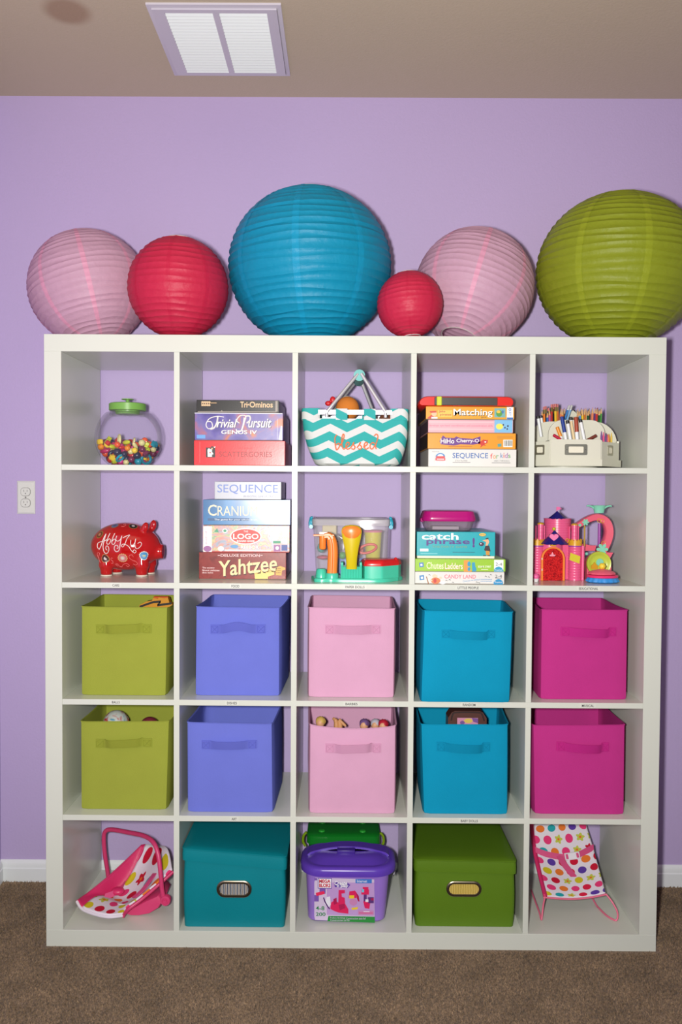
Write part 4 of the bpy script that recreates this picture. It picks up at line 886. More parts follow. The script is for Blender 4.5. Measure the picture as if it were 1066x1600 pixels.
def pencil(cn, x, y, Y_, lean, tip, where):
    t = KP(K, x, y, Y_); L_ = min(.165, t.z - zb1 - .002); b_ = Vector((t.x + lean, Y_ + .004, t.z - L_)); mt = mat('pencil_paint_' + cn.replace(' ', '_'), PCOL[cn], .35)
    if tip: ps = [('barrel', 0, .88, 1, 1, mt), ('wood_cone', .88, .975, .97, .3, M_wood), ('lead', .975, 1, .3, .08, mt)]
    else: ps = [('barrel', 0, .86, 1, 1, mt), ('ferrule', .86, .94, 1.03, 1.03, M_fer), ('eraser', .94, 1, .95, .9, M_ers)]
    stick('pencil', '%s %s pencil %s%s' % (cn, 'sharpened' if tip else 'eraser-ended', where, PSEEN.setdefault((cn, tip, where), []).append(1) or ('' if len(PSEEN[(cn, tip, where)]) == 1 else ', right of its twin')), 'pencil', 'pencils in the cream caddy', t, b_, .0038, ps)
wl = 'at the left rear of the caddy'; wr = 'at the right rear of the caddy'
for cn, x, y, Y_, ln, tp in (('dark green', 108, 132, .20, .006, True), ('orange', 128, 96, .18, .006, False), ('black', 146, 92, .20, .004, False), ('blue', 165, 150, .175, .004, True), ('pink patterned', 188, 122, .18, .004, True), ('violet', 176, 112, .22, 0, False), ('red', 210, 72, .20, .002, False), ('dark green', 228, 70, .22, .002, False), ('yellow', 250, 66, .18, .006, False), ('black', 240, 90, .21, 0, False), ('orange', 272, 70, .21, .004, False), ('salmon', 312, 112, .22, -.004, True), ('orange', 330, 122, .19, -.003, True), ('brown', 346, 108, .23, 0, True)):
    pencil(cn, x, y, Y_, ln, tp, wl)
for cn, x, y, Y_, ln, tp in (('tan', 492, 118, .20, .004, True), ('sky blue', 512, 130, .18, .006, True), ('brown', 528, 112, .22, .004, True), ('yellow', 540, 128, .175, .006, True), ('orange', 560, 118, .21, .004, True), ('tan', 578, 110, .23, .002, True), ('dark green', 602, 128, .18, 0, True), ('brown', 616, 116, .22, 0, True), ('salmon', 650, 104, .18, -.004, True), ('violet', 676, 106, .20, -.004, True), ('red', 696, 112, .18, -.003, True), ('maroon', 704, 108, .22, 0, True), ('bright green', 742, 108, .19, -.006, True), ('dark green', 722, 126, .175, -.004, True)):
    pencil(cn, x, y, Y_, ln, tp, wr)
def pen(label, cn, rgb, tx, ty, bx_, by_, Yt_, Yb2, r=.0052, capf=.45, body=None, grp='markers in the cream caddy'):
    t = KP(K, tx, ty, Yt_); b_ = KP(K, bx_, by_, Yb2); mt = mat('marker_cap_' + cn, rgb, .35)
    stick('marker', label, 'marker', grp, t, b_, r, [('barrel', 0, 1 - capf, .92, .92, body or M_wpl), ('collar', .97 - capf, 1.03 - capf, .97, .97, M_wpl), ('cap', 1 - capf, .985, 1, .97, mt), ('cap_end', .985, 1, .97, .7, mt)], 12)
pen('white marker with a blue cap leaning at the left of the front pocket', 'blue', (26, 56, 140), 318, 200, 385, 560, .085, .075, .0058, .48)
pen('white marker with a black cap standing second from the left in the front pocket', 'black', (28, 28, 32), 378, 240, 432, 560, .09, .085, .0055, .12)
pen('white marker with a rust brown cap in the middle of the front pocket', 'rust', (160, 62, 34), 470, 205, 494, 560, .085, .08, .0062, .46)
pen('white marker with a teal stripe and black cap at the right of the front pocket', 'black', (28, 28, 32), 516, 232, 585, 560, .092, .085, .0056, .1)
pen('cream and black pen between the markers in the front pocket', 'charcoal', (50, 46, 44), 412, 205, 470, 560, .1, .095, .0045, .1, mat('cream_pen', (222, 196, 150), .4))
pen('orange capped marker tipped over at the left inside the front pocket', 'amber', (232, 140, 30), 268, 312, 350, 520, .1, .1, .0055, .5)
pen('crimson capped marker lying low at the left inside the front pocket', 'crimson', (180, 24, 60), 228, 398, 360, 480, .0685, .0685, .0046, .6)
pen('brown capped marker lying low at the right inside the front pocket', 'brown', (110, 50, 40), 690, 405, 520, 500, .0695, .0695, .005, .6)
pen('slim blue pen slanting to the right behind the front pocket', 'steel', (190, 190, 190), 400, 82, 340, 270, .17, .17, .0036, .25, mat('blue_pen', (40, 120, 190), .35))
pen('slim pale blue pen slanting right behind the front pocket, with a silver end', 'steel', (190, 190, 190), 428, 80, 368, 270, .18, .18, .0036, .25, mat('pale_blue_pen', (120, 170, 210), .35))
pen('white marker with a black cap at the far left of the caddy, the front one', 'black', (28, 28, 32), 62, 196, 100, 420, .13, .13, .0055, .12)
pen('white marker with a navy cap at the far left of the caddy, the rear one', 'navy', (30, 36, 70), 92, 190, 130, 420, .17, .17, .0055, .12)
for i, (cn, rgb, dy) in enumerate((('violet', (110, 70, 140), 0), ('pink', (214, 70, 130), 8), ('mauve', (150, 110, 170), 26), ('purple', (90, 60, 130), 20), ('rose', (206, 90, 120), 34), ('orange', (226, 140, 50), 30), ('rust', (150, 70, 40), 40), ('yellow', (226, 190, 70), 18))):
    X_ = xc + hwf + .013 + i * .0068; yq = min(YC + (X_ - xc - hwf) + .030, Yb_ - .006) if i < 6 else Yb_ - .006; yq = max(yq, .094 if i > 0 else yq) if not (.1 < yq < .125 and i < 3) else (.098 if i < 2 else .126); zt_ = KP(K, 850, 362 + dy, yq).z; mt = mat('crayon_' + cn, rgb, .6)
    stick('crayon', '%s wax crayon in the right side pocket of the cream caddy' % cn, 'crayon', 'crayons in the cream caddy', (X_, yq, zt_), (X_, yq, zb1 + .001), .0031, [('wrapper', 0, .85, 1, 1, mt), ('wax_tip', .85, 1, .9, .3, mt)], 8)

# ================================================================ piggy bank
from mathutils.bvhtree import BVHTree
K = (130, 800, 7.614); YP = .215; ZF = ZW[3]
pc = KP(K, 478, 415, YP); prx = (KP(K, 878, 415, YP).x - KP(K, 78, 415, YP).x) / 2; prz = (KP(K, 480, 130, YP).z - KP(K, 480, 705, YP).z) / 2; pry = .07
pig = thing('piggy_bank', 'glossy red ceramic piggy bank with painted flowers and white script', 'piggy bank', (pc.x, YP, ZF))
m = MB()
m.ball((pc.x, YP, pc.z), prx, pry, prz, 40, 28, fn=lambda d: 1 + .03 * d.x * d.x - .02 * d.z * d.x)
sn = KP(K, 900, 478, YP); m.lathe([(.034, -.05), (.028, -.016), (.0235, 0), (.025, .006), (.0235, .0075)], (sn.x, YP, sn.z), 24, 'x')
legs = []
for lx_, yy in ((248, YP - .035), (668, YP - .035), (372, YP + .042), (760, YP + .042)):
    q = KP(K, lx_, 700, yy); legs.append((q.x, yy)); zt_ = pc.z - prz * .35
    m.lathe([(.0185, ZF + .0042), (.0185, ZF + .010), (.020, ZF + .022), (.025, pc.z - prz * .8), (.022, zt_)], (q.x, yy, 0), 20)
for ex, ey, ez, tilt in ((700, 205, YP - .032, .35), (800, 178, YP + .025, .25)):
    q = KP(K, ex, ey, ez); ear = MB().ball((0, 0, 0), .0125, .008, .021, 16, 12, fn=lambda d: 1 + .12 * d.z)
    ear.xf(Matrix.Translation(q) @ Matrix.Rotation(tilt, 4, 'Y')); m.add(ear.v, ear.f)
tmp = bpy.data.objects.new('tmp', m.mesh('tmp', mat('red_ceramic', (178, 16, 20), .08, spec=.5, coat=.6))); COL.objects.link(tmp)
rm = tmp.modifiers.new('r', 'REMESH'); rm.mode = 'VOXEL'; rm.voxel_size = .0032; smo = tmp.modifiers.new('s', 'SMOOTH'); smo.iterations = 8; smo.factor = .5
bpy.context.view_layer.update(); dg = bpy.context.evaluated_depsgraph_get(); pme = bpy.data.meshes.new_from_object(tmp.evaluated_get(dg)); bpy.data.objects.remove(tmp)
pme.name = 'pig_body'; pme.polygons.foreach_set('use_smooth', [True] * len(pme.polygons))
bvh = BVHTree.FromPolygons([v.co.copy() for v in pme.vertices], [list(p.vertices) for p in pme.polygons])
pme.transform(Matrix.Translation(-pig.location)); pb = bpy.data.objects.new('body', pme); COL.objects.link(pb); pb.parent = pig; OFF[pb.name] = OFF[pig.name]
for lx_, yy in legs: MB().lathe([(.0165, ZF + .0003), (.0185, ZF + .001), (.0188, ZF + .0045), (.017, ZF + .005)], (lx_, yy, 0), 20).build('foot_pad', mat('cream_ceramic', (226, 214, 200), .3), pig)
def surf(x, y, lift=.0006):
    a_ = at(K[0] + x / K[2], K[1] + y / K[2], YP - pry * .8); hit = bvh.ray_cast(Vector((a_.x, -.2, a_.z)), Vector((0, 1, 0)))
    if hit[0] is None: return None, None
    return hit[0] + hit[1] * lift, hit[1]
def stroke(pts, r, mt, nm):
    path = [surf(p.x, p.y)[0] for p in smooth_path([(x, y, 0) for x, y in pts], 6)]; path = [p for p in path if p]
    MB().tube(path, r, 6).build(nm, mt, pb, smooth=60)
M_wp = mat('white_paint_pen', (236, 226, 226), .4); M_sw = mat('pink_paint_pen', (226, 120, 120), .4)
for st in ([(165, 450), (138, 425), (142, 380), (172, 362), (235, 345), (268, 328)], [(160, 452), (188, 405), (215, 320), (238, 266)], [(238, 266), (226, 340), (214, 420), (232, 488), (268, 492), (288, 450), (278, 412), (255, 410), (250, 440), (265, 458)],
           [(288, 258), (264, 330), (262, 378), (288, 384), (308, 345), (288, 322), (266, 350)], [(348, 258), (326, 330), (326, 378), (350, 386), (368, 348), (350, 324), (328, 350)], [(376, 288), (370, 332), (394, 350), (424, 330), (436, 288)], [(436, 288), (426, 380), (412, 456), (380, 474), (355, 445), (364, 404), (392, 400), (402, 428), (386, 438)],
           [(452, 312), (490, 290), (526, 280), (500, 320), (482, 378), (458, 418), (440, 402), (465, 384), (520, 410), (556, 466), (588, 492), (606, 472), (584, 454), (570, 478)], [(545, 338), (546, 388), (566, 402), (590, 370), (598, 324)], [(598, 324), (592, 400), (612, 442), (648, 422), (666, 386), (648, 364), (622, 380)]):
    stroke(st, .0012, M_wp, 'script_stroke')
for st in ([(150, 530), (165, 500), (140, 490), (128, 520), (150, 570), (178, 610)], [(300, 620), (322, 615), (322, 590), (305, 575), (310, 552), (330, 555)], [(570, 540), (560, 515), (530, 520), (525, 550), (555, 580), (600, 600), (620, 625), (595, 640), (562, 630)], [(372, 655), (350, 632), (375, 628), (390, 655), (418, 665), (440, 635), (480, 622), (510, 645), (490, 662), (472, 645)], [(405, 178), (432, 180), (452, 165), (440, 150), (425, 160)]):
    stroke(st, .0008, M_sw, 'swirl_stroke')
def decal(x, y, R1, cols, petals=0):
    p0, nr = surf(x, y, 0.0)
    if p0 is None: return
    t = nr.orthogonal().normalized(); q = nr.cross(t); k = 1 / K[2] * .00205; fl_ = None
    for li, (rf, c_) in enumerate(cols):
        vs = []; n = 28
        for j in range(n):
            a = 2 * pi * j / n; rr = R1 * k * rf * (1 - (.12 if li == 0 and petals else 0) * (.5 - .5 * cos(14 * a)))
            w = p0 + t * rr * cos(a) + q * rr * sin(a); h_ = bvh.find_nearest(w); vs.append(h_[0] + h_[1] * (.0004 + .0003 * li))
        mm = MB(); cc = sum(vs, Vector()) / n; hc = bvh.find_nearest(cc); mm.add(vs + [hc[0] + hc[1] * (.0004 + .0003 * li)], [(j, (j + 1) % n, n) for j in range(n)])
        mm.build('painted_flower', pm(c_), pb, smooth=60)
for x, y, R1, c_ in ((237, 558, 55, [(1, (190, 140, 90)), (.82, (70, 26, 30)), (.35, (200, 190, 190))]), (447, 553, 60, [(1, (214, 180, 120)), (.82, (190, 110, 110)), (.5, (206, 150, 150)), (.3, (200, 200, 190))]), (690, 527, 60, [(1, (220, 220, 210)), (.8, (70, 140, 190)), (.45, (130, 180, 206)), (.2, (210, 190, 120))]),
                     (540, 176, 55, [(1, (120, 110, 60)), (.8, (40, 26, 26)), (.35, (190, 180, 180))]), (320, 170, 50, [(1, (140, 110, 70)), (.8, (100, 110, 150)), (.4, (80, 80, 120))]), (152, 275, 52, [(1, (150, 140, 60)), (.8, (110, 60, 40)), (.4, (190, 120, 90))])):
    decal(x, y, R1, c_, 1)

# ================================================================ clear craft bin and dough play set
K = (450, 740, 5.33); ZF = ZW[3]
M_clr = clear_mat('clear_bin_plastic', (252, 252, 252), .16, (240, 238, 240), .06); M_clrl = clear_mat('clear_lid_plastic', (250, 250, 250), .4, (226, 222, 228), .1); M_bluec = mat('blue_latch_plastic', (30, 160, 190), .3)
YB0, YB1 = .165, .34
bx0, bx1 = KP(K, 232, 800, YB0).x, KP(K, 832, 800, YB0).x; tx0, tx1 = KP(K, 205, 430, YB0).x, KP(K, 850, 430, YB0).x; zt = KP(K, 530, 428, YB0).z; zl = KP(K, 530, 378, YB0).z
cb_ = thing('clear_storage_bin', 'clear plastic bin with a lid and blue latches, behind the dough play set', 'storage bin', ((tx0 + tx1) / 2, (YB0 + YB1) / 2, ZF))
Ls = []
for t in (0, .03, 1.0):
    e = 1 - t; i_ = .006 if t == 0 else 0
    Ls.append([(x, y, ZF + .001 + (zt - ZF) * t) for x, y in rrect(bx0 * e + tx0 * t + i_, bx1 * e + tx1 * t - i_, YB0 + .008 * e + i_, YB1 - .008 * e - i_, .015, 4)])
MB().loops(Ls, True, True, False).build('clear_body', M_clr, cb_, smooth=40)
MB().loops([[(x, y, z) for x, y in rrect(tx0 - .003 + i_, tx1 + .003 - i_, YB0 - .004 + i_, YB1 + .003 - i_, .016, 4)] for z, i_ in ((zt - .003, 0), (zl - .002, -.001), (zl, .003), (zl - .003, .012))], True, False, True).build('clear_lid', M_clrl, cb_, smooth=40)
for sx, xx in ((-1, tx0 - .006), (1, tx1 + .006)):
    lt_ = MB(); lt_.tube([(xx + sx * .004, YB0 + .03, zt - .012), (xx + sx * .005, YB0 + .03, zt + .004), (xx + sx * .001, YB0 + .03, zl + .002), (xx - sx * .004, YB0 + .03, zl + .003)], .0048, 8); lt_.box(xx - .004, xx + .004, YB0 + .024, YB0 + .075, zt - .012, zl + .001, .002)
    la = lt_.build('latch', M_bluec, cb_, smooth=50)
    MB().lathe([(.0065, -.006), (.0065, .004)], (xx + sx * .001, YB0 + .024, zt - .008), 14, 'y').build('latch_pivot', M_bluec, la)
# things inside the clear bin
q0 = KP(K, 690, 690, .215); q1 = KP(K, 725, 492, .215); M_yel = mat('yellow_cup_plastic', (206, 196, 40), .4)
cup = thing('toy_cup', 'yellow plastic tumbler inside the clear bin', 'cup', (q0.x, .215, ZF + .03))
dz_ = q1.z - (ZF + .03); MB().lathe([(.020, ZF + .03), (.0215, ZF + .032), (.0285, q1.z), (.0265, q1.z), (.0195, ZF + .034)], (q1.x - .004, .215, 0), 28).build('tumbler', M_yel, cup, smooth=50)
mm = MB(); 
for j in range(9): mm.ball((q1.x - .006 + .010 * cos(j * 2.4) * (j / 9), .215 - .0262, q1.z - .018 + .010 * sin(j * 2.4) * (j / 9)), .0016, .0008, .0016, 6, 4)
mm.build('dot_pattern', mat('cream_print', (226, 226, 190), .5), cup)
MB().lathe([(.031, q1.z), (.032, q1.z + .004), (.029, q1.z + .007), (.01, q1.z + .008)], (q1.x - .004, .215, 0), 28).build('lid', mat('pink_cup_lid', (214, 120, 150), .4), cup)
rc = KP(K, 668, 632, .178); tag(MB().tube([(rc.x + .028 * cos(2 * pi * j / 24), .178 + .003 * sin(2 * pi * j / 24), rc.z + .013 * sin(2 * pi * j / 24) + .006 * cos(2 * pi * j / 24)) for j in range(24)], .0042, 8, True).build('toy_ring', mat('coral_plastic', (216, 60, 50), .35), None, smooth=60, origin=(rc.x, .19, ZF + .03)), 'coral red plastic ring leaning by the yellow tumbler in the clear bin', 'toy')
def blob(nm, lab, cat, x, y, Y_, rx, rz, col, ry=None, lump=.06, rough=.5):
    c_ = KP(K, x, y, Y_); return tag(MB().ball((c_.x, Y_, c_.z), rx, ry or rx, rz, 18, 12, fn=lambda d: 1 + lump * sin(6 * d.x + 2) * cos(5 * d.z + d.y * 4)).build(nm, mat(nm + '_' + lab.split()[0], col, rough), None, smooth=60, origin=(c_.x, Y_, c_.z - rz)), lab, cat)
blob('dough_lump', 'scarlet lump of dough beside the yellow lever, inside the clear bin', 'play dough', 585, 645, .24, .02, .017, (206, 40, 44))
blob('dough_lump', 'green lump of dough low in the clear bin', 'play dough', 455, 690, .186, .012, .012, (60, 150, 60))
blob('dough_lump', 'teal lump of dough at the left in the clear bin', 'play dough', 275, 625, .215, .013, .016, (50, 150, 150))
blob('dough_lump', 'rose pink flattened dough low at the left in the clear bin', 'play dough', 290, 705, .215, .02, .007, (196, 70, 110))
A = KP(K, 405, 775, .204); B = KP(K, 645, 712, .204)
tag(MB().box(A.x, B.x, .204, .212, ZF + .004, B.z, .004, seg=2).build('toy_tray', mat('blue_toy_plastic', (28, 92, 190), .35), None, origin=((A.x + B.x) / 2, .23, ZF + .004)), 'bright blue plastic tray lying at the bottom of the clear bin', 'toy')
wr_ = random.Random(3); c_ = KP(K, 425, 570, .23); tag(MB().tube(smooth_path([(c_.x + wr_.uniform(-.016, .018), .23 + wr_.uniform(-.015, .015), c_.z + wr_.uniform(-.035, .03)) for _ in range(14)], 5), .0014, 5).build('tinsel_wire', mat('silver_tinsel', (190, 192, 190), .25, metal=1.0), None, origin=(c_.x, .23, c_.z - .035)), 'tangled silver craft wire inside the clear bin', 'craft wire')
A = KP(K, 285, 500, .3); B = KP(K, 405, 435, .3)
tag(MB().box(A.x, B.x, .3, .306, A.z - .03, B.z, .002).build('craft_card', mat('cream_card', (222, 206, 170), .6), None, origin=((A.x + B.x) / 2, .3, A.z - .03)), 'cream card standing at the back left of the clear bin', 'card')
# dough play set
M_turq = mat('turquoise_toy_plastic', (70, 196, 166), .28); M_yl = mat('yellow_toy_plastic', (208, 186, 20), .3); M_og = mat('orange_toy_plastic', (236, 132, 50), .32); M_rdp = mat('red_toy_plastic', (206, 20, 26), .25)
YD = .045
px0, px1 = KP(K, 190, 900, YD).x, KP(K, 935, 900, YD + .03).x
ps = thing('dough_play_set', 'turquoise dough press toy with a yellow lever, orange arch and red lid', 'toy', ((px0 + px1) / 2, YD + .05, ZF))
def plan(e): # base outline
    P = [(px0 + .006, YD + .03), (px0 + .010, YD + .008), (px0 + .03, YD)]
    P += [(px0 + .06, YD + .004), (px0 + .085, YD), (px0 + .16, YD - .002), (px1 - .05, YD + .002), (px1 - .008, YD + .045), (px1, YD + .06), (px1 - .004, YD + .105), (px0 + .02, YD + .105), (px0 + .004, YD + .06)]
    cx_ = sum(p[0] for p in P) / len(P); cy_ = sum(p[1] for p in P) / len(P); q = smooth_path([(x, y, 0) for x, y in P], 4, True)
    return [(cx_ + (p.x - cx_) * (1 - e), cy_ + (p.y - cy_) * (1 - e * 2)) for p in q]
MB().loops([[(x, y, z) for x, y in plan(e)] for z, e in ((ZF + .0004, .0), (ZF + .008, 0), (ZF + .011, .02), (ZF + .0115, .05))], True, True, True).build('base', M_turq, ps, smooth=40)
c_ = KP(K, 365, 870, YD + .02); z1_ = KP(K, 365, 835, YD + .02).z
MB().lathe([(.0205, ZF + .011), (.020, z1_ - .003), (.0185, z1_), (.004, z1_ + .0005)], (c_.x, YD + .02, 0), 28).build('arch_socket', M_turq, ps)
c_ = KP(K, 275, 830, YD + .035); z2_ = KP(K, 275, 798, YD + .035).z
MB().lathe([(.018, ZF + .011), (.016, z2_ - .006), (.012, z2_), (.003, z2_)], (c_.x, YD + .035, 0), 24).build('side_socket', M_turq, ps)
hx0, hx1 = KP(K, 440, 800, YD + .012).x, KP(K, 622, 800, YD + .012).x; zh = KP(K, 520, 742, YD + .02).z
pts = []
for i in range(33):
    u = i / 32; pts.append((hx0 + (hx1 - hx0) * u, YD + .014 + .0016 * cos(u * 2 * pi * 8)))
pts += [(hx1, YD + .07), (hx0, YD + .07)]
MB().prism(pts, 'z', ZF + .010, zh - .014).build('press_housing', M_turq, ps, smooth=50)
for xa, xb in ((hx0, hx0 + .008), (hx1 - .008, hx1)): MB().box(xa, xb, YD + .014, YD + .06, zh - .015, zh, .003, seg=2).build('lever_bracket', M_turq, ps)
rx0, rx1, rxe = KP(K, 638, 820, YD + .006).x, KP(K, 795, 820, YD + .006).x, KP(K, 932, 800, YD + .055).x; zr = KP(K, 720, 778, YD + .006).z; zrt = KP(K, 720, 722, YD + .02).z
def blk(e): return [(p.x, p.y) for p in smooth_path([(rx0 + e, YD + .012 + e, 0), (rx0 + .01, YD + .006 + e, 0), (rx1 - .006, YD + .006 + e, 0), (rx1 + .006, YD + .012 + e, 0), (rxe - .006 - e, YD + .05, 0), (rxe - e, YD + .06, 0), (rxe - e, YD + .095 - e, 0), (rx0 + e, YD + .095 - e, 0)], 3, True)]
MB().loops([[(x, y, z) for x, y in blk(e)] for z, e in ((ZF + .010, 0), (zr, 0))], True, True, True).build('mould_block', M_turq, ps, smooth=40)
MB().loops([[(x, y, z) for x, y in blk(e)] for z, e in ((zr, -.0012), (zr + .006, -.0016), (zrt - .004, .001), (zrt, .008))], True, True, True).build('mould_lid', M_rdp, ps, smooth=50)
c_ = KP(K, 905, 735, YD + .055); MB().ball((c_.x, YD + .055, c_.z), .007, .006, .012, 12, 8).build('lid_tab', M_rdp, ps, smooth=60)
Ls = []
for y_, hw_, dy in ((802, 47, .012), (760, 46, .008), (700, 50, .004), (620, 60, .001), (540, 78, -.001), (480, 87, -.002), (450, 78, -.001), (434, 55, .002), (428, 20, .004)):
    c_ = KP(K, 532, y_, YD + dy); w_ = hw_ / 5.33 / 522; Ls.append([(c_.x + w_ * cx_, YD + dy + yy, c_.z) for cx_, yy in ((-1, .004), (-.85, -.001), (-.4, -.004), (0, -.005), (.4, -.004), (.85, -.001), (1, .004), (.8, .010), (0, .012), (-.8, .010))])
lv = MB().loops(Ls, True, True, True).build('lever', M_yl, ps, smooth=60)
Ls = []
for y_, hw_, dy in ((540, 40, -.001), (522, 66, -.001), (490, 82, -.002), (462, 78, -.0015), (444, 60, 0), (436, 36, .002)):
    c_ = KP(K, 532, y_, YD + dy); w_ = hw_ / 5.33 / 522; Ls.append([(c_.x + w_ * cx_, YD + dy + yy - .0022, c_.z) for cx_, yy in ((-1, .003), (-.85, -.001), (-.4, -.004), (0, -.0052), (.4, -.004), (.85, -.001), (1, .003))])
MB().loops(Ls, False).build('lever_grip', M_og, lv, smooth=60)
YA = YD + .02; path = smooth_path([KP(K, x, y, YA) for x, y in ((300, 522), (338, 520), (362, 560), (372, 650), (370, 740), (366, 838))], 6); n_ = len(path)
m = MB(); Ls = []
for i, p in enumerate(path):
    t = (path[min(i + 1, n_ - 1)] - path[max(i - 1, 0)]).normalized(); s_ = Vector((0, 1, 0)).cross(t).normalized(); w_ = .0155 * min(1, .55 + i / n_)
    Ls.append([p + s_ * w_ * a + Vector((0, .011 * b, 0)) for a, b in ((-1, -.4), (-.6, -1), (-.12, -1), (0, -.75), (.12, -1), (.6, -1), (1, -.4), (1, .8), (0, 1), (-1, .8))])
ar = m.loops(Ls, True, True, True).build('arch', M_og, ps, smooth=50)
A = KP(K, 208, 522, YA); B = KP(K, 385, 508, YA); MB().box(A.x, B.x, YA - .010, YA + .012, A.z, B.z, .001).build('arch_plate', M_og, ar)
c_ = KP(K, 286, 580, YA); zz0 = KP(K, 286, 638, YA).z; zz1 = KP(K, 286, 515, YA).z; MB().lathe([(.004, zz0), (.009, zz0 + .002), (.0105, zz0 + .006), (.0105, zz1)], (c_.x, YA, 0), 18).build('nozzle', M_og, ar)
A = KP(K, 258, 508, YA); B = KP(K, 330, 486, YA); MB().box(A.x, B.x, YA - .006, YA + .008, A.z, B.z, .001).build('plunger', mat('white_toy_plastic', (226, 224, 220), .4), ar)

# ================================================================ toy castle
K = (830, 780, 7.107); S_ = 1 / 7.107 * .002036
M_cp_ = mat('pink_castle_plastic', (226, 92, 140), .3); M_cpl = mat('coral_pink_plastic', (226, 96, 120), .3); M_navy = mat('navy_roof_plastic', (34, 30, 120), .3); M_gold = mat('gold_plastic', (214, 160, 40), .3); M_mint = mat('mint_plastic', (130, 206, 180), .35); M_lime2 = mat('lime_plate_plastic', (186, 200, 70), .35); M_purp = mat('purple_toy_plastic', (150, 60, 160), .3)
YK = .128
cx0 = KP(K, 275, 700, YK).x
cas = thing('toy_castle', 'pink plastic toy castle with navy roofs, red arched door and looped slide', 'toy', (cx0, YK + .05, ZF))
def zy(y, Y_=YK): return KP(K, 300, y, Y_).z
def xx_(x, Y_=YK): return KP(K, x, 700, Y_).x
zw = zy(500); rcb = 135 * S_
def wavy(r, n, amp, ph=0): return [(r * (1 + amp * cos(n * 2 * pi * j / 64 + ph)) * cos(2 * pi * j / 64), r * (1 + amp * cos(n * 2 * pi * j / 64 + ph)) * sin(2 * pi * j / 64)) for j in range(64)]
MB().lathe([(rcb + .001, ZF + .0004), (rcb + .001, ZF + .006), (rcb, ZF + .007), (rcb, zw)], (cx0, YK + rcb, 0), 40).build('gatehouse', M_cp_, cas, smooth=40)
for xb_, nm in ((100, 'bastion'), (516, 'bastion')):
    Yb2 = YK + .027; r_ = 74 * S_; X_ = max(xx_(xb_, Yb2), .5378 + r_ + .001)
    prof = [(r_, ZF + .0004)]
    for k_ in range(1, 14): z_ = ZF + (zw - ZF) * k_ / 14; prof += [(r_, z_ - .0006), (r_ - .0005, z_), (r_, z_ + .0006)]
    prof.append((r_, zw)); MB().lathe(prof, (X_, Yb2, 0), 28).build(nm, M_cp_, cas, smooth=40)
    MB().lathe([(r_ + .0004, zw - .010), (r_ + .0006, zw - .008), (r_ + .0006, zw)], (X_, Yb2, 0), 28).build('violet_band', M_purp, cas, smooth=40)
    w0 = [(X_ + x, Yb2 + y) for x, y in wavy(r_ + .0008, 8, .0)]; zc_ = zy(516, Yb2)
    MB().loops([[(x, y, zc_) for x, y in w0], [(x, y, zy(490, Yb2)) for x, y in w0], [(X_ + (x - X_) * 1.03, Yb2 + (y - Yb2) * 1.03, zy(452, Yb2) + .0035 * cos(7 * math.atan2(y - Yb2, x - X_) * 2)) for x, y in w0], [(X_ + (x - X_) * .9, Yb2 + (y - Yb2) * .9, zy(456, Yb2)) for x, y in w0]], True, True, True).build('gold_crown', M_gold, cas, smooth=40)
MB().box(xx_(110, YK + .05), xx_(590, YK + .05), YK + .03, YK + .09, ZF + .0004, zw - .002, .002).build('keep_wall', M_cp_, cas)
rt = 148 * S_; YT = YK + .06; zt0, zt1 = zw - .004, zy(214, YT); prof = [(rt, zt0)]; xt = xx_(318, YT)
for k_ in range(1, 11): z_ = zt0 + (zt1 - zt0) * k_ / 11; prof += [(rt, z_ - .0006), (rt - .0006, z_), (rt, z_ + .0006)]
prof += [(rt, zt1 - .003), (rt + .001, zt1 - .002), (rt + .001, zt1), (rt - .003, zt1)]
MB().lathe(prof, (xt, YT, 0), 40).build('tower', M_cp_, cas, smooth=40)
def roof(x_, Y_, r_, za_, zb_, n, nm):
    m = MB(); Ls = []
    for t in (0, .12, .35, .6, .85, 1.0):
        z_ = za_ + (zb_ - za_) * t; rr = r_ * (1 - t) ** 1.15 + .0008
        Ls.append([(x_ + x, Y_ + y, z_ - (.0028 * (.5 - .5 * cos(n * 2 * pi * j / 64)) if t == 0 else 0)) for j, (x, y) in enumerate(wavy(rr, n, 0))])
    return m.loops(Ls, True, True, True).build(nm, M_navy, cas, smooth=50)
YR1 = YK + .042; roof(xx_(313, YR1), YR1, 93 * S_, zy(212, YR1), zy(130, YR1), 12, 'roof')
fx = xx_(308, YR1); zf0, zf1 = zy(134, YR1), zy(84, YR1)
fl2 = MB().tube([(fx, YR1, zf0 - .002), (fx, YR1, zf1)], .0012, 8).build('flag_pole', M_cp_, cas)
MB().prism([(fx, zy(124, YR1)), (xx_(370, YR1), zy(108, YR1)), (xx_(345, YR1), zy(100, YR1)), (xx_(350, YR1), zy(86, YR1)), (fx, zf1)], 'y', YR1 - .001, YR1 + .001).build('flag', mat('bright_pink_plastic', (236, 110, 170), .35), fl2, smooth=0)
YR2 = YK + .010; rf2 = roof(xx_(287, YR2), YR2, 148 * S_, zy(494, YR2), zy(345, YR2), 12, 'roof')
c_ = KP(K, 285, 332, YR2); MB().ball((c_.x, YR2, c_.z), .0056, nu=14, nv=10).build('finial', mat('olive_yellow_plastic', (196, 196, 40), .3), rf2, smooth=60)
hc = KP(K, 284, 424, YR2 - .028); hp = []
for j in range(28): t = 2 * pi * j / 28; hp.append((hc.x + .00088 * 16 * sin(t) ** 3, hc.z + .00082 * (13 * cos(t) - 5 * cos(2 * t) - 2 * cos(3 * t) - cos(4 * t))))
MB().prism(hp, 'y', YR2 - .030, YR2 - .015).build('heart', mat('glitter_pink_plastic', (240, 130, 180), .2), rf2, smooth=0)
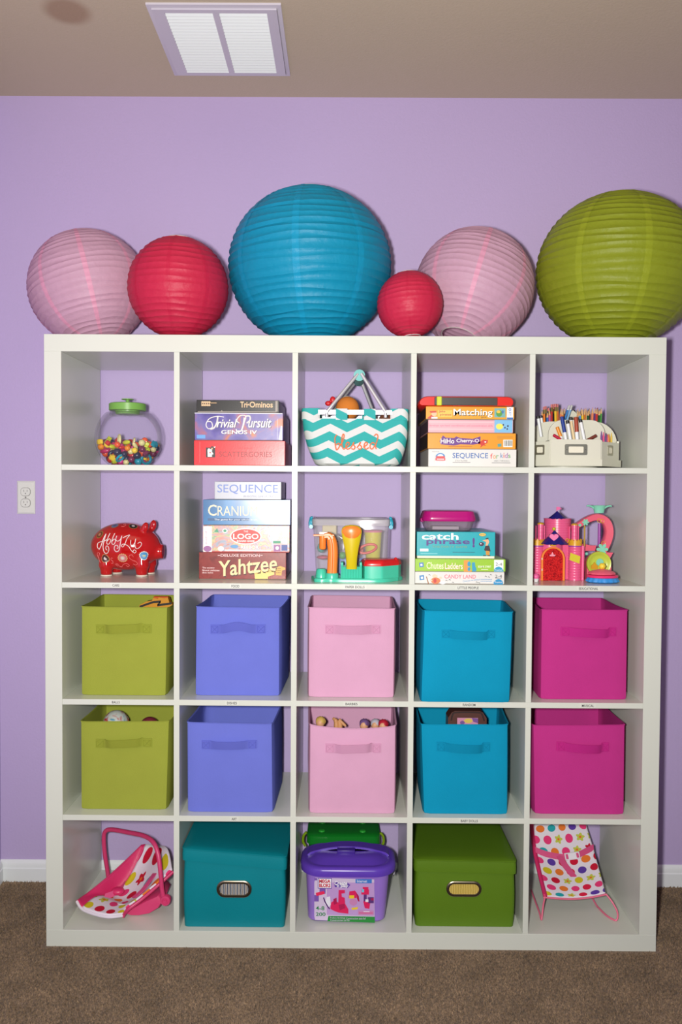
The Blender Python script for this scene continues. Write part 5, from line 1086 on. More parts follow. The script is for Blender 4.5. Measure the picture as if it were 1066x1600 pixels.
for xq, Yq, y0, y1, yd in ((132, YK + .02, 500, 282, 262), (508, YK + .02, 500, 290, 270)):
    X_ = xx_(xq, Yq); zq0, zq1 = zy(y0, Yq), zy(y1, Yq); r_ = 34 * S_; prof = [(r_, zq0)]
    for k_ in range(1, 5): z_ = zq0 + (zq1 - zq0) * k_ / 5; prof += [(r_, z_ - .0005), (r_ - .0006, z_), (r_, z_ + .0005)]
    MB().lathe(prof + [(r_, zq1)], (X_, Yq, 0), 20).build('turret', M_cp_, cas, smooth=40)
    MB().lathe([(r_ + .001, zq1), (r_ + .001, zq1 + .002), (r_ * .8, zq1 + .005), (r_ * .3, zq1 + .0065)], (X_, Yq, 0), 20).build('gold_dome', M_gold, cas, smooth=40)
    for sx in (-1, 1): MB().box(X_ + sx * (r_ + .004) - .002, X_ + sx * (r_ + .004) + .002, Yq + .004, Yq + .012, zq0, zq1 - .004, .0006).build('turret_fin', M_cp_, cas)
def archpts(x0_, x1_, zb_, zs_): 
    r_ = (x1_ - x0_) / 2; c__ = (x0_ + x1_) / 2
    return [(x0_, zb_)] + [(c__ - r_ * cos(pi * i / 16), zs_ + r_ * 1.05 * sin(pi * i / 16)) for i in range(17)] + [(x1_, zb_)]
Yd = YK - .004; o1 = archpts(xx_(145, Yd), xx_(407, Yd), ZF + .0008, zy(672, Yd)); o2 = archpts(xx_(165, Yd), xx_(386, Yd), ZF + .0008, zy(668, Yd))
m = MB(); m.loops([[(x, Yd + .012, z) for x, z in o1], [(x, Yd, z) for x, z in o1], [(x, Yd, z) for x, z in o2], [(x, Yd + .012, z) for x, z in o2]], False).build('door_frame', M_og, cas, smooth=30)
M_dr = art('red_glitter_door', [(.3, (110, 10, 20)), (.45, (170, 16, 24)), (.6, (220, 40, 40)), (.75, (150, 12, 24))], 160, .15)
dr = MB().prism(o2, 'y', Yd + .003, Yd + .010).build('door', M_dr, cas, smooth=30)
pr(dr, 'crown_emblem', [(240, 150, 170)], Yd + .003, K, [('p', [(236, 632), (246, 640), (292, 640), (302, 630), (296, 618), (286, 626), (272, 600), (266, 588), (262, 602), (252, 626), (242, 618)], 0)])
for y_ in (668, 790): c_ = KP(K, 152, y_, Yd); MB().lathe([(.0022, c_.z - .003), (.0022, c_.z + .003)], (c_.x, Yd - .001, 0), 10).build('hinge', mat('ivory_plastic', (230, 214, 180), .4), dr)
c_ = KP(K, 278, 512, Yd); MB().prism([(c_.x - .010, c_.z - .004), (c_.x + .010, c_.z - .004), (c_.x + .006, c_.z + .002), (c_.x, c_.z + .008), (c_.x - .006, c_.z + .002)], 'y', Yd, Yd + .006).build('gold_keystone', M_gold, cas, smooth=0)
c_ = KP(K, 436, 464, YK); MB().tube([(c_.x + .0045 * cos(2 * pi * j / 16), YK + .002, c_.z + .006 * sin(2 * pi * j / 16)) for j in range(16)], .0013, 6, True).build('gold_loop', M_gold, cas)
X_ = xx_(605, YK + .012); MB().tube([(X_, YK + .012, ZF + .0006), (X_, YK + .012, zy(520, YK + .012))], .0052, 12).build('pillar', M_cp_, cas)
X_ = xx_(620, YK + .016); MB().tube([(X_, YK + .016, zy(535, YK + .016)), (X_, YK + .016, zy(292, YK + .016))], .0028, 10).build('gold_pole', mat('dull_gold', (170, 140, 60), .35), cas)
stk = MB(); pts = [KP(K, x, y, YK + .004) for x, y in ((468, 600), (578, 640), (568, 722), (456, 680))]
stk.loops([[p + Vector((0, -.0006, 0)) for p in pts], [p + Vector((0, .0004, 0)) for p in pts]], True, True, True).build('sticker', pm((206, 196, 40)), cas, smooth=0)
YL = YK + .05
path = smooth_path([KP(K, x, y, YL) for x, y in ((470, 330), (560, 282), (660, 225), (760, 200), (850, 245), (888, 340), (878, 440), (836, 540), (790, 610))], 6); Ls = []
for i, p in enumerate(path):
    t = (path[min(i + 1, len(path) - 1)] - path[max(i - 1, 0)]).normalized(); s_ = Vector((0, 1, 0)).cross(t).normalized(); w_ = (.0075 + .0055 * min(1, i / 25))
    Ls.append([p + s_ * w_ * a + Vector((0, .016 * b, 0)) for a, b in ((-1, -.8), (-.8, -1), (.8, -1), (1, -.8), (1, .8), (.8, 1), (-.8, 1), (-1, .8))])
lp = MB().loops(Ls, True, True, True).build('slide_loop', M_cpl, cas, smooth=40)
m = MB(); m.prism([(KP(K, x, y, YL).x, max(ZF + .0006, KP(K, x, y, YL).z)) for x, y in ((636, 900), (636, 690), (700, 640), (790, 590), (925, 596), (890, 660), (905, 760), (905, 900))], 'y', YL - .014, YL + .03).build('slide_base', M_cpl, cas, smooth=30)
m = MB(); m.prism([(KP(K, x, y, YL).x, KP(K, x, y, YL).z) for x, y in ((620, 500), (690, 520), (756, 520), (740, 580), (620, 580))], 'y', YL, YL + .02).build('slide_step', M_cpl, cas, smooth=30)
X_ = xx_(783, YL + .03); MB().tube([(X_, YL + .03, zy(590, YL + .03)), (X_, YL + .03, zy(270, YL + .03))], .0048, 12).build('purple_pole', M_purp, cas)
c_ = KP(K, 785, 110, YL); zp0, zp1 = zy(152, YL), zy(66, YL); pot = MB().lathe([(.015, zp0), (.0165, zp0 + .006), (.0185, zp1 - .006), (.023, zp1), (.0215, zp1), (.016, zp1 - .008)], (c_.x, YL, 0), 28, sy=.8).build('planter', M_mint, cas, smooth=40)
for sx in (-1, 1): MB().tube(smooth_path([(c_.x + sx * .017, YL, zp1 - .009), (c_.x + sx * .026, YL, zp1 - .003), (c_.x + sx * .036, YL, zp1 - .001), (c_.x + sx * .040, YL, zp1 - .004)], 4), [.003] * 10 + [.0026, .002, .0014], 8).build('planter_wing', M_mint, pot, smooth=60)
def flower(x, y, r, n, Y_):
    c__ = KP(K, x, y, Y_); fp = [(c__.x + r * S_ * (.35 + .65 * abs(cos(n / 2 * 2 * pi * j / 72)) ** .6) * cos(2 * pi * j / 72), c__.z + r * S_ * (.35 + .65 * abs(cos(n / 2 * 2 * pi * j / 72)) ** .6) * sin(2 * pi * j / 72)) for j in range(72)]
    return MB().prism(fp, 'y', Y_, Y_ + .003)
for x, y, r in ((637, 258, 38), (822, 562, 66), (574, 290, 18), (648, 612, 18)): flower(x, y, r, 6, YL - .0185).build('mint_flower', M_mint, lp, smooth=0)
for x, y, r in ((790, 240, 22), (822, 246, 20), (836, 494, 22)):
    c_ = KP(K, x, y, YL - .018); MB().tube([(c_.x + r * S_ * cos(2 * pi * j / 14), YL - .017, c_.z + r * S_ * sin(2 * pi * j / 14)) for j in range(14)], .0009, 5, True).build('gold_swirl', M_gold, lp)
Yp = YL - .022; c_ = KP(K, 785, 722, Yp); rp = 136 * S_
pl = MB().lathe([(rp * .5, .003), (rp * .72, .002), (rp * .8, -.001), (rp * .97, -.003), (rp, 0), (rp, .006)], (c_.x, Yp, c_.z), 40, 'y').build('round_plate', M_lime2, cas, smooth=40)
MB().lathe([(.011, -.0005), (.012, .001)], (c_.x + .003, Yp, c_.z + .004), 24, 'y').build('mint_disc', M_mint, pl)
e_ = KP(K, 735, 750, Yp - .003); MB().prism([(e_.x - .010, e_.z - .009), (e_.x + .011, e_.z - .009), (e_.x + .010, e_.z + .002), (e_.x + .004, e_.z + .006), (e_.x, e_.z + .013), (e_.x - .004, e_.z + .006), (e_.x - .010, e_.z + .002)], 'y', Yp - .004, Yp + .001).build('amber_castle_relief', mat('amber_plastic', (206, 150, 30), .35), pl, smooth=0)
# tiered toy in front of the castle
YS = .092; c_ = KP(K, 822, 900, YS)
toy = thing('tiered_toy', 'blue ruffled toy stand with pink cushion tiers in front of the castle', 'toy', (c_.x, YS, ZF))
zz = lambda y: KP(K, 822, y, YS - .03).z
m = MB(); Ls = []
for z_, r_, am in ((ZF + .0006, .044, .03), (ZF + .004, .050, .05), (ZF + .010, .048, .04), (zz(892) + .002, .045, .0)):
    Ls.append([(c_.x + x, YS + y * .8, z_) for x, y in wavy(r_, 16, am)])
m.loops(Ls, True, True, True).build('ruffled_base', mat('sky_blue_plastic', (50, 140, 216), .35), toy, smooth=50)
zb_ = zz(892) + .002
MB().lathe([(.040, zb_), (.047, zb_ + .001), (.048, zb_ + .006), (.046, zb_ + .008), (.036, zb_ + .009)], (c_.x, YS, 0), 40, sy=.8).build('pink_tier', mat('hot_pink_plastic', (226, 50, 110), .3), toy, smooth=40)
zc2 = zb_ + .009; m = MB(); Ls = []
for t, r_ in ((0, .034), (.1, .041), (.3, .042), (.6, .034), (.85, .018), (1, .006)): Ls.append([(c_.x - .002 + x, YS + y * .8, zc2 + .018 * t) for x, y in wavy(r_, 12, .02 * (1 - t))])
m.loops(Ls, True, True, True).build('cushion', M_cpl, toy, smooth=50)
MB().ball((c_.x - .001, YS, zc2 + .026), .0105, .009, .010, 18, 10, fn=lambda d: 1 + .08 * cos(6 * math.atan2(d.z, d.x))).build('yellow_bloom', mat('bright_yellow_plastic', (236, 206, 60), .35), toy, smooth=60)
Yq = .1; c_ = KP(K, 84, 850, Yq); X_ = max(c_.x, .5378 + .016)
sm = thing('toy_ice_cream', 'tiny white cup with a pink scoop at the left foot of the castle', 'toy', (X_, Yq, ZF))
MB().lathe([(.007, ZF + .0004), (.010, ZF + .010), (.0105, ZF + .0105)], (X_, Yq, 0), 18).build('cup', mat('white_cup_plastic', (232, 226, 230), .4), sm)
MB().ball((X_, Yq, ZF + .016), .0105, nu=16, nv=10).build('scoop', mat('scoop_pink', (232, 100, 160), .4), sm, smooth=60)

# ================================================================ bottom row
ZF = ZW[0]
def polka(name, su, sv, base=(226, 218, 230), seed=0.0):
    """white cloth printed with staggered coloured dots and a few flowers, laid out on the cloth's own UVs"""
    m = mat(name, base, .85, bump=.15, bscale=300, spec=.15); nt = m.node_tree; N = nt.nodes; L = nt.links; b_ = N['Principled BSDF']
    def op(o, a, b=None, c=None):
        n = N.new('ShaderNodeMath'); n.operation = o
        for i, v in enumerate((a, b, c)):
            if v is None: continue
            if hasattr(v, 'links'): L.new(v, n.inputs[i])
            else: n.inputs[i].default_value = v
        return n.outputs[0]
    uv = N.new('ShaderNodeUVMap'); sp = N.new('ShaderNodeSeparateXYZ'); L.new(uv.outputs[0], sp.inputs[0])
    V = op('MULTIPLY', sp.outputs['Y'], sv); row = op('FLOOR', V); fv = op('SUBTRACT', op('FRACT', V), .5)
    U = op('ADD', op('MULTIPLY', sp.outputs['X'], su), op('ADD', op('MULTIPLY', op('MODULO', row, 2.0), .5), seed)); cell = op('FLOOR', U); fu = op('SUBTRACT', op('FRACT', U), .5)
    dd = op('SQRT', op('ADD', op('MULTIPLY', fu, fu), op('MULTIPLY', fv, fv)))
    cv = N.new('ShaderNodeCombineXYZ'); L.new(cell, cv.inputs[0]); L.new(row, cv.inputs[1]); cv.inputs[2].default_value = seed + .37
    wn = N.new('ShaderNodeTexWhiteNoise'); wn.noise_dimensions = '3D'; L.new(cv.outputs[0], wn.inputs['Vector'])
    sp2 = N.new('ShaderNodeSeparateColor'); L.new(wn.outputs['Color'], sp2.inputs[0])
    r = N.new('ShaderNodeValToRGB'); cr = r.color_ramp; cr.interpolation = 'CONSTANT'
    cols = [(92, 60, 160), (214, 34, 70), (226, 120, 50), (206, 190, 40), (40, 160, 170), (226, 60, 120), (196, 26, 56), (190, 196, 80)]
    while len(cr.elements) < len(cols): cr.elements.new(.5)
    for i, (e, c) in enumerate(zip(cr.elements, cols)): e.position = i / len(cols); e.color = lin(c)
    L.new(wn.outputs['Value'], r.inputs[0])
    # one cell in seven is a five-petalled flower, slightly smaller
    ang = op('ARCTAN2', fv, fu); fl_ = op('GREATER_THAN', sp2.outputs[0], .86); rad = op('ADD', .36, op('MULTIPLY', fl_, op('SUBTRACT', op('MULTIPLY', op('COSINE', op('MULTIPLY', ang, 5.0)), .07), .06)))
    inside = op('LESS_THAN', dd, rad); core = op('MULTIPLY', fl_, op('LESS_THAN', dd, .1))
    mx = N.new('ShaderNodeMix'); mx.data_type = 'RGBA'; mx.inputs[6].default_value = lin(base); L.new(inside, mx.inputs[0]); L.new(r.outputs[0], mx.inputs[7])
    mx2 = N.new('ShaderNodeMix'); mx2.data_type = 'RGBA'; L.new(core, mx2.inputs[0]); L.new(mx.outputs[2], mx2.inputs[6]); mx2.inputs[7].default_value = lin((226, 110, 40)); L.new(mx2.outputs[2], b_.inputs['Base Color'])
    return m
def patch(ctrl, sub=6, u0=0.0, u1=1.0, v0=0.0, v1=1.0):
    """smooth surface through a grid of control points (rows along v, columns along u); returns MB with UVs"""
    R = [smooth_path(r, sub) for r in ctrl]; nc = len(R[0]); cols = [smooth_path([R[i][j] for i in range(len(R))], sub) for j in range(nc)]; nr = len(cols[0])
    m = MB(); j0, j1 = round(u0 * (nc - 1)), round(u1 * (nc - 1)); i0, i1 = round(v0 * (nr - 1)), round(v1 * (nr - 1)); W_ = j1 - j0 + 1
    for i in range(i0, i1 + 1):
        for j in range(j0, j1 + 1):
            m.uv[len(m.v)] = (j / (nc - 1), i / (nr - 1)); m.v.append(cols[j][i])
    for i in range(i1 - i0):
        for j in range(W_ - 1): m.f.append([i * W_ + j, i * W_ + j + 1, (i + 1) * W_ + j + 1, (i + 1) * W_ + j]); m.m.append(0)
    return m
def solid(o, t, off=0.0):
    s_ = o.modifiers.new('thickness', 'SOLIDIFY'); s_.thickness = t; s_.offset = off; return o
# ---- doll car seat
K = (100, 1280, 5.922); M_pkp = mat('pink_doll_plastic', (206, 58, 110), .4); M_sat = mat('pink_satin', (212, 44, 104), .4, bump=.5, bscale=40); M_strap = mat('pink_webbing', (206, 70, 124), .7)
seat = thing('doll_car_seat', 'pink plastic doll car seat with polka dot cloth and a tall carry handle', 'doll car seat', (KP(K, 560, 860, .12).x, .12, ZF))
G = [[(138, 732, .094), (188, 800, .072), (300, 848, .045), (430, 876, .030), (552, 866, .045)],
     [(205, 690, .132), (300, 716, .13), (420, 762, .112), (520, 806, .088), (600, 806, .075)],
     [(400, 540, .195), (440, 690, .19), (550, 738, .168), (620, 756, .132), (720, 720, .095)],
     [(560, 400, .25), (600, 560, .232), (720, 560, .21), (800, 606, .155), (880, 590, .115)],
     [(720, 250, .30), (760, 246, .30), (860, 262, .285), (960, 285, .22), (1005, 480, .14)]]
C_ = [[KP(K, *p) for p in r] for r in G]
solid(patch(C_, 6, .25, 1).build('dotted_pad', polka('polka_dot_cloth', 4.8, 6.0, seed=8.0), seat, smooth=60), .007, -1)
solid(patch(C_, 6, 0, .25).build('satin_side', M_sat, seat, smooth=60), .006, -1)
rim = smooth_path([C_[i][4] + Vector((.002, -.004, -.002)) for i in range(5)], 6)
MB().tube(rim, .0058, 8).build('near_rim', M_pkp, seat, smooth=60)
MB().tube(smooth_path([C_[i][0] for i in range(5)], 6), .003, 8).build('far_piping', M_pkp, seat, smooth=60)
MB().tube(smooth_path([C_[0][j] + Vector((0, -.001, -.001)) for j in range(5)], 5), .005, 8).build('front_piping', mat('white_piping', (222, 214, 226), .8), seat, smooth=60)
sh = [KP(K, x, y, .088) for x, y in ((575, 852), (640, 800), (760, 740), (880, 690), (925, 740), (890, 800), (800, 852), (700, 868), (620, 866))]
zmin = min(p.z for p in sh); lift = ZF + .0006 - zmin
Ls = []
for yy, e in ((.083, .90), (.089, 1), (.19, 1), (.196, .9)):
    cz_ = sum(p.z for p in sh) / len(sh); cxx = sum(p.x for p in sh) / len(sh)
    Ls.append([(cxx + (p.x - cxx) * e, yy, max(ZF + .0006, cz_ + (p.z - cz_) * e + lift)) for p in sh])
MB().loops(Ls, True, True, True).build('shell', M_pkp, seat, smooth=50)
hp_ = smooth_path([KP(K, *p) for p in ((930, 745, .080), (908, 640, .082), (893, 500, .086), (868, 330, .10), (822, 222, .12), (735, 163, .16), (590, 130, .21), (440, 103, .25), (384, 118, .26), (370, 180, .264), (382, 320, .266), (412, 490, .266), (425, 580, .262))], 6)
MB().tube(hp_, .0072, 12).build('carry_handle', M_pkp, seat, smooth=60)
c_ = KP(K, 940, 748, .075); MB().lathe([(.0155, .016), (.0165, .004), (.015, 0), (.010, -.001), (.009, .001), (.005, .001), (.004, -.0015)], (c_.x, .072, c_.z), 28, 'y').build('pivot_disc', M_pkp, seat, smooth=40)
b_ = [KP(K, *p) for p in ((840, 505, .165), (800, 560, .142), (730, 650, .118), (650, 715, .104))]; MB().ribbon(smooth_path(b_, 5), (.007, -.004, .002), .003).build('shoulder_strap', M_strap, seat, smooth=50)
b_ = [KP(K, *p) for p in ((560, 600, .212), (520, 650, .182), (430, 690, .162), (380, 705, .154))]; MB().ribbon(smooth_path(b_, 5), (.003, .006, .009), .004).build('waist_strap', M_strap, seat, smooth=50)
c_ = KP(K, 505, 655, .182); MB().ball((c_.x, .182, c_.z), .022, .018, .012, 16, 10).build('crotch_pad', M_sat, seat, smooth=60)
c0_, c1_ = KP(K, 455, 772, .112), KP(K, 592, 790, .085); MB().ribbon([c0_, c0_.lerp(c1_, .5), c1_], (0, .004, .002), .003).build('white_clip', mat('white_clip_plastic', (232, 226, 232), .4), seat)

# ---- doll bouncer
K = (815, 1280, 5.762); bo = thing('doll_bouncer', 'doll bouncer seat of polka dot cloth slung on a pink wire frame', 'doll bouncer', (KP(K, 450, 800, .18).x, .18, ZF))
G = [[(192, 690, .12), (330, 700, .118), (470, 700, .118), (610, 684, .118), (745, 655, .12)],
     [(165, 575, .165), (300, 600, .158), (445, 606, .156), (580, 585, .158), (718, 545, .165)],
     [(132, 435, .215), (270, 465, .212), (408, 470, .21), (545, 445, .212), (682, 405, .215)],
     [(104, 290, .265), (240, 305, .262), (372, 302, .26), (505, 280, .262), (640, 250, .265)],
     [(86, 120, .31), (215, 115, .306), (345, 100, .305), (465, 90, .306), (590, 82, .31)],
     [(80, -10, .335), (205, -20, .332), (330, -25, .33), (445, -30, .332), (560, -32, .335)]]
C_ = [[KP(K, *p) for p in r] for r in G]
C_[-1] = [Vector((p.x, p.y, min(p.z, ZF + CW - .012))) for p in C_[-1]]
solid(patch(C_, 6, .083, 1).build('dotted_sling', polka('polka_dot_sling', 5.4, 9.2, seed=11.0), bo, smooth=60), .004, -1)
solid(patch(C_, 6, 0, .083).build('side_band', M_sat, bo, smooth=60), .006, -1)
M_pw = mat('pink_wire_enamel', (226, 110, 140), .35)
def floor_(p, r=.003): p = p.copy(); p.z = max(p.z, ZF + r); return p
MB().tube([floor_(p) for p in smooth_path([KP(K, *p) for p in ((88, 640, .24), (120, 730, .17), (160, 840, .10), (172, 905, .078), (180, 860, .083), (192, 770, .10), (210, 690, .121))], 5)], .0028, 8).build('wire_leg', M_pw, bo, smooth=60)
MB().tube([floor_(p) for p in smooth_path([KP(K, *p) for p in ((625, 690, .20), (660, 750, .17), (712, 830, .13), (760, 868, .10), (820, 886, .078), (846, 860, .078), (843, 800, .09), (800, 720, .108), (748, 655, .121))], 5)], .0028, 8).build('wire_leg', M_pw, bo, smooth=60)
MB().tube(smooth_path([C_[0][j] + Vector((0, -.001, -.002)) for j in range(5)], 5), .0028, 8).build('front_rail', M_pw, bo, smooth=60)
lf = Vector((0, -.004, .003))
MB().ribbon(smooth_path([KP(K, *p) + lf for p in ((128, 290, .262), (220, 325, .252), (330, 345, .245), (395, 350, .238))], 4), (0, .004, .0085), .003).build('belt', M_strap, bo, smooth=50)
MB().ribbon(smooth_path([KP(K, *p) + lf for p in ((520, 322, .242), (575, 295, .25), (645, 258, .262))], 4), (0, .004, .0085), .003).build('belt', M_strap, bo, smooth=50)
MB().ribbon(smooth_path([KP(K, *p) + lf for p in ((340, 335, .245), (375, 400, .226), (430, 470, .207), (470, 525, .19))], 4), (.009, .002, .003), .003).build('crotch_strap', M_strap, bo, smooth=50)
c_ = KP(K, 458, 335, .236); bkl = MB().box(-.0255, .0255, -.004, .004, -.0115, .0115, .002); Mx = Matrix.Translation(c_) @ Matrix.Rotation(-.14, 4, 'Y') @ Matrix.Rotation(-.5, 4, 'X'); bkl.xf(Mx); bu = bkl.build('buckle', mat('white_buckle_plastic', (226, 220, 230), .35), bo)
for sx in (-.0175, .0175): MB().box(sx - .004, sx + .004, -.0046, .0, -.0075, .0075, .0005).xf(Mx).build('buckle_slot', M_strap, bu)

# ---- lidded fabric boxes
def card_art(name, stops, scale): 
    m = mat(name, (128, 128, 128), .4); nt = m.node_tree; N = nt.nodes; L = nt.links; tc = N.new('ShaderNodeTexCoord'); w = N.new('ShaderNodeTexWave'); w.inputs['Scale'].default_value = scale; w.inputs['Distortion'].default_value = 2.0
    L.new(tc.outputs['Object'], w.inputs[0]); r = N.new('ShaderNodeValToRGB'); cr = r.color_ramp
    while len(cr.elements) < len(stops): cr.elements.new(.5)
    for e, (p, c) in zip(cr.elements, stops): e.position = p; e.color = lin(c)
    L.new(w.outputs['Fac'], r.inputs[0]); L.new(r.outputs[0], N['Principled BSDF'].inputs['Base Color']); return m
M_pew = mat('pewter', (150, 138, 120), .3, metal=1.0)
def lidded_box(label, mt, K, fl, fr, ltop, lbot, Y, dep, tag_px, cardm, shift):
    """fl/fr: bottom front corners, ltop/lbot: (left y, right y) of the lid's front edge, in crop pixels"""
    A = KP(K, *fl, Y); B = KP(K, *fr, Y); root = thing('lidded_box', label, 'storage box', ((A.x + B.x) / 2, Y + dep / 2, ZF), 'lidded fabric boxes')
    zlL, zlR = KP(K, fl[0], lbot[0], Y).z, KP(K, fr[0], lbot[1], Y).z; ztL, ztR = KP(K, fl[0], ltop[0], Y).z, KP(K, fr[0], ltop[1], Y).z
    def rg(e, f, ex=0):
        out = []; n = 10
        P = rrect(A.x + e, B.x - e, Y + e, Y + dep - e, .012, 3)
        # subdivide long edges
        Q = []
        for i in range(len(P)):
            p, q = Vector(P[i]), Vector(P[(i + 1) % len(P)]); k_ = 8 if (q - p).length > .05 else 1
            for j in range(k_): Q.append(p.lerp(q, j / k_))
        for p in Q:
            u = (p.x - A.x) / (B.x - A.x); sh_ = shift * (p.y - Y) / dep
            out.append(Vector((p.x + sh_, p.y, f(u))))
        return out
    bulge = lambda t: .004 * sin(pi * t)
    Ls = []
    for t in (0, .02, .2, .4, .6, .8, 1):
        Ls.append(rg((.004 if t == 0 else .004 - bulge(t) * .8), lambda u, t=t: ZF + .0006 + (zlL * (1 - u) + zlR * u + .01 - ZF) * t))
    MB().loops(Ls, True, True, True).build('box_body', mt, root, smooth=50)
    lo = lambda u: zlL * (1 - u) + zlR * u; hi = lambda u: ztL * (1 - u) + ztR * u
    MB().loops([rg(-.002, lo), rg(-.0025, lambda u: lo(u) * .5 + hi(u) * .5), rg(-.001, lambda u: hi(u) - .002), rg(.003, hi), rg(.03, lambda u: hi(u) + .001), rg(.09, lambda u: hi(u) + .0008)], True, False, True).build('box_lid', mt, root, smooth=40)
    MB().tube(rg(-.0015, lambda u: hi(u) - .001), .0016, 5, True).build('lid_piping', mt, root)
    x0, y0, x1, y1 = tag_px; a = KP(K, x0, y1, Y); b2 = KP(K, x1, y0, Y); hw, hh = (b2.x - a.x) / 2, (b2.z - a.z) / 2; c = (a + b2) / 2; Yt2 = Y - .0045
    o_ = lambda s, y_, e=0: [(c.x + p[0], y_, c.z + p[1]) for p in rrect(-hw * s + e, hw * s - e, -hh * s + e, hh * s - e, (hh * s - e) * .96, 7)]
    w_ = hh * .34
    fr2 = MB().loops([o_(1, Yt2 + .004), o_(1, Yt2 + .001), o_(1, Yt2, .0015), o_(1, Yt2 - .001, w_ * .5), o_(1, Yt2, w_), o_(1, Yt2 + .004, w_)]).build('label_frame', M_pew, root, smooth=50)
    MB().loops([o_(1, Yt2 + .0035, w_ * .9), o_(1, Yt2 + .0025, w_ * .9)], True, True, True).build('label_card', cardm, root)
    return root
lidded_box('teal fabric box with a sloping lid and a metal label frame', mat('teal_box_fabric', (6, 126, 138), .42, var=.05, vscale=10, bump=.15, bscale=300, spec=.3), (60, 1270, 2.665), (602, 472), (1030, 480), (152, 192), (200, 245), .02, .34, (742, 286, 887, 351), card_art('grey_stripe_card', [(0, (60, 66, 80)), (.4, (150, 160, 170)), (.6, (206, 200, 190)), (1, (110, 100, 90))], 30), .002)
lidded_box('olive green fabric box with a flat lid and a metal label frame', mat('olive_box_fabric', (86, 120, 22), .5, var=.05, vscale=10, bump=.15, bscale=300, spec=.3), (440, 1270, 2.665), (553, 466), (972, 470), (202, 206), (250, 257), .034, .33, (687, 287, 834, 350), card_art('gold_glitter_card', [(0, (150, 120, 40)), (.4, (214, 190, 80)), (.6, (226, 214, 140)), (1, (190, 150, 50))], 60), -.002)

# ---- purple building-block tub
K = (455, 1280, 5.922); YU = .05; DU = .17
M_lil = mat('lilac_tub_plastic', (146, 112, 200), .3); M_pur = mat('purple_lid_plastic', (92, 60, 176), .25)
u0, u1 = KP(K, 132, 560, YU).x, KP(K, 915, 560, YU).x; w0, w1 = KP(K, 152, 980, YU).x, KP(K, 872, 985, YU).x; zt = KP(K, 520, 548, YU).z
tb = thing('block_tub', 'lilac building block tub with a purple lid and a printed label', 'toy tub', ((u0 + u1) / 2, YU + DU / 2, ZF))
Ls = []
for t in (0, .015, .05, .5, 1.0):
    e = 1 - t; i_ = {0: .014, .015: .005, .05: 0}.get(t, 0)
    Ls.append([(x, y, ZF + .0006 + (zt - ZF + .01) * t) for x, y in rrect(w0 * e + u0 * t + i_, w1 * e + u1 * t - i_, YU + .004 * e + i_, YU + DU - .004 * e - i_, .030 - i_, 8)])
MB().loops(Ls, True, True, True).build('tub_body', M_lil, tb, smooth=40)
l0, l1 = KP(K, 76, 480, YU - .01).x, KP(K, 982, 480, YU - .01).x; zr0, zr1 = KP(K, 520, 556, YU - .01).z, KP(K, 520, 482, YU - .01).z
def lr_(e, z): return [(x, y, z) for x, y in rrect(l0 + e, l1 - e, YU - .012 + e, YU + DU + .012 - e, max(.07 - e * .6, .02), 9)]
ld = MB().loops([lr_(.008, zr0), lr_(.001, zr0 + .002), lr_(0, zr1 - .006), lr_(.004, zr1), lr_(.016, zr1 + .004), lr_(.020, zr1 + .002), lr_(.026, zr1 + .003), lr_(.045, zr1 + .014), lr_(.065, zr1 + .018), lr_(.085, zr1 + .019)], True, False, True).build('tub_lid', M_pur, tb, smooth=50)
xm = (l0 + l1) / 2; ym = YU + DU / 2; arc = smooth_path([(l0 + .022, ym + .01, zr1 + .004), (l0 + .04, ym + .012, zr1 + .014), (xm - .04, ym + .014, zr1 + .027), (xm + .04, ym + .014, zr1 + .027), (l1 - .04, ym + .012, zr1 + .014), (l1 - .022, ym + .01, zr1 + .004)], 5)
MB().ribbon(arc, (0, .020, 0), .007).build('carry_handle', M_pur, ld, smooth=50)
MB().box(xm - .035, xm + .022, ym - .03, ym + .033, zr1 + .014, zr1 + .0295, .003, seg=2).build('handle_grip', mat('dark_purple_plastic', (66, 40, 140), .3), ld)
fx_ = (l1 + .002); MB().tube(smooth_path([(fx_ - .004, ym, zr1 - .02), (fx_ + .002, ym + .02, zr1 - .035), (fx_ + .002, ym + .04, zr1 - .06), (fx_ - .004, ym + .03, zr1 - .075)], 4), .002, 6).build('side_wire', mat('clear_strap', (190, 186, 200), .3), ld)
Yl = YU + .0005
lb = MB(); lbm = [(214, 204, 224), (200, 150, 196), (90, 60, 150), (24, 130, 50)]
pr(tb, 'label_sheet', [(206, 190, 218), (186, 150, 206), (120, 84, 170), (26, 132, 50)], Yl, K, [('p', [(222, 556), (770, 572), (775, 958), (222, 935), (214, 900), (214, 600)], 0), ('p', [(330, 600), (770, 600), (772, 900), (330, 890)], 1), ('r', (214, 712, 256, 770), 2), ('r', (262, 655, 318, 700), 2), ('r', (214, 560, 240, 580), 2), ('p', [(345, 900), (775, 906), (775, 960), (335, 946)], 3)])
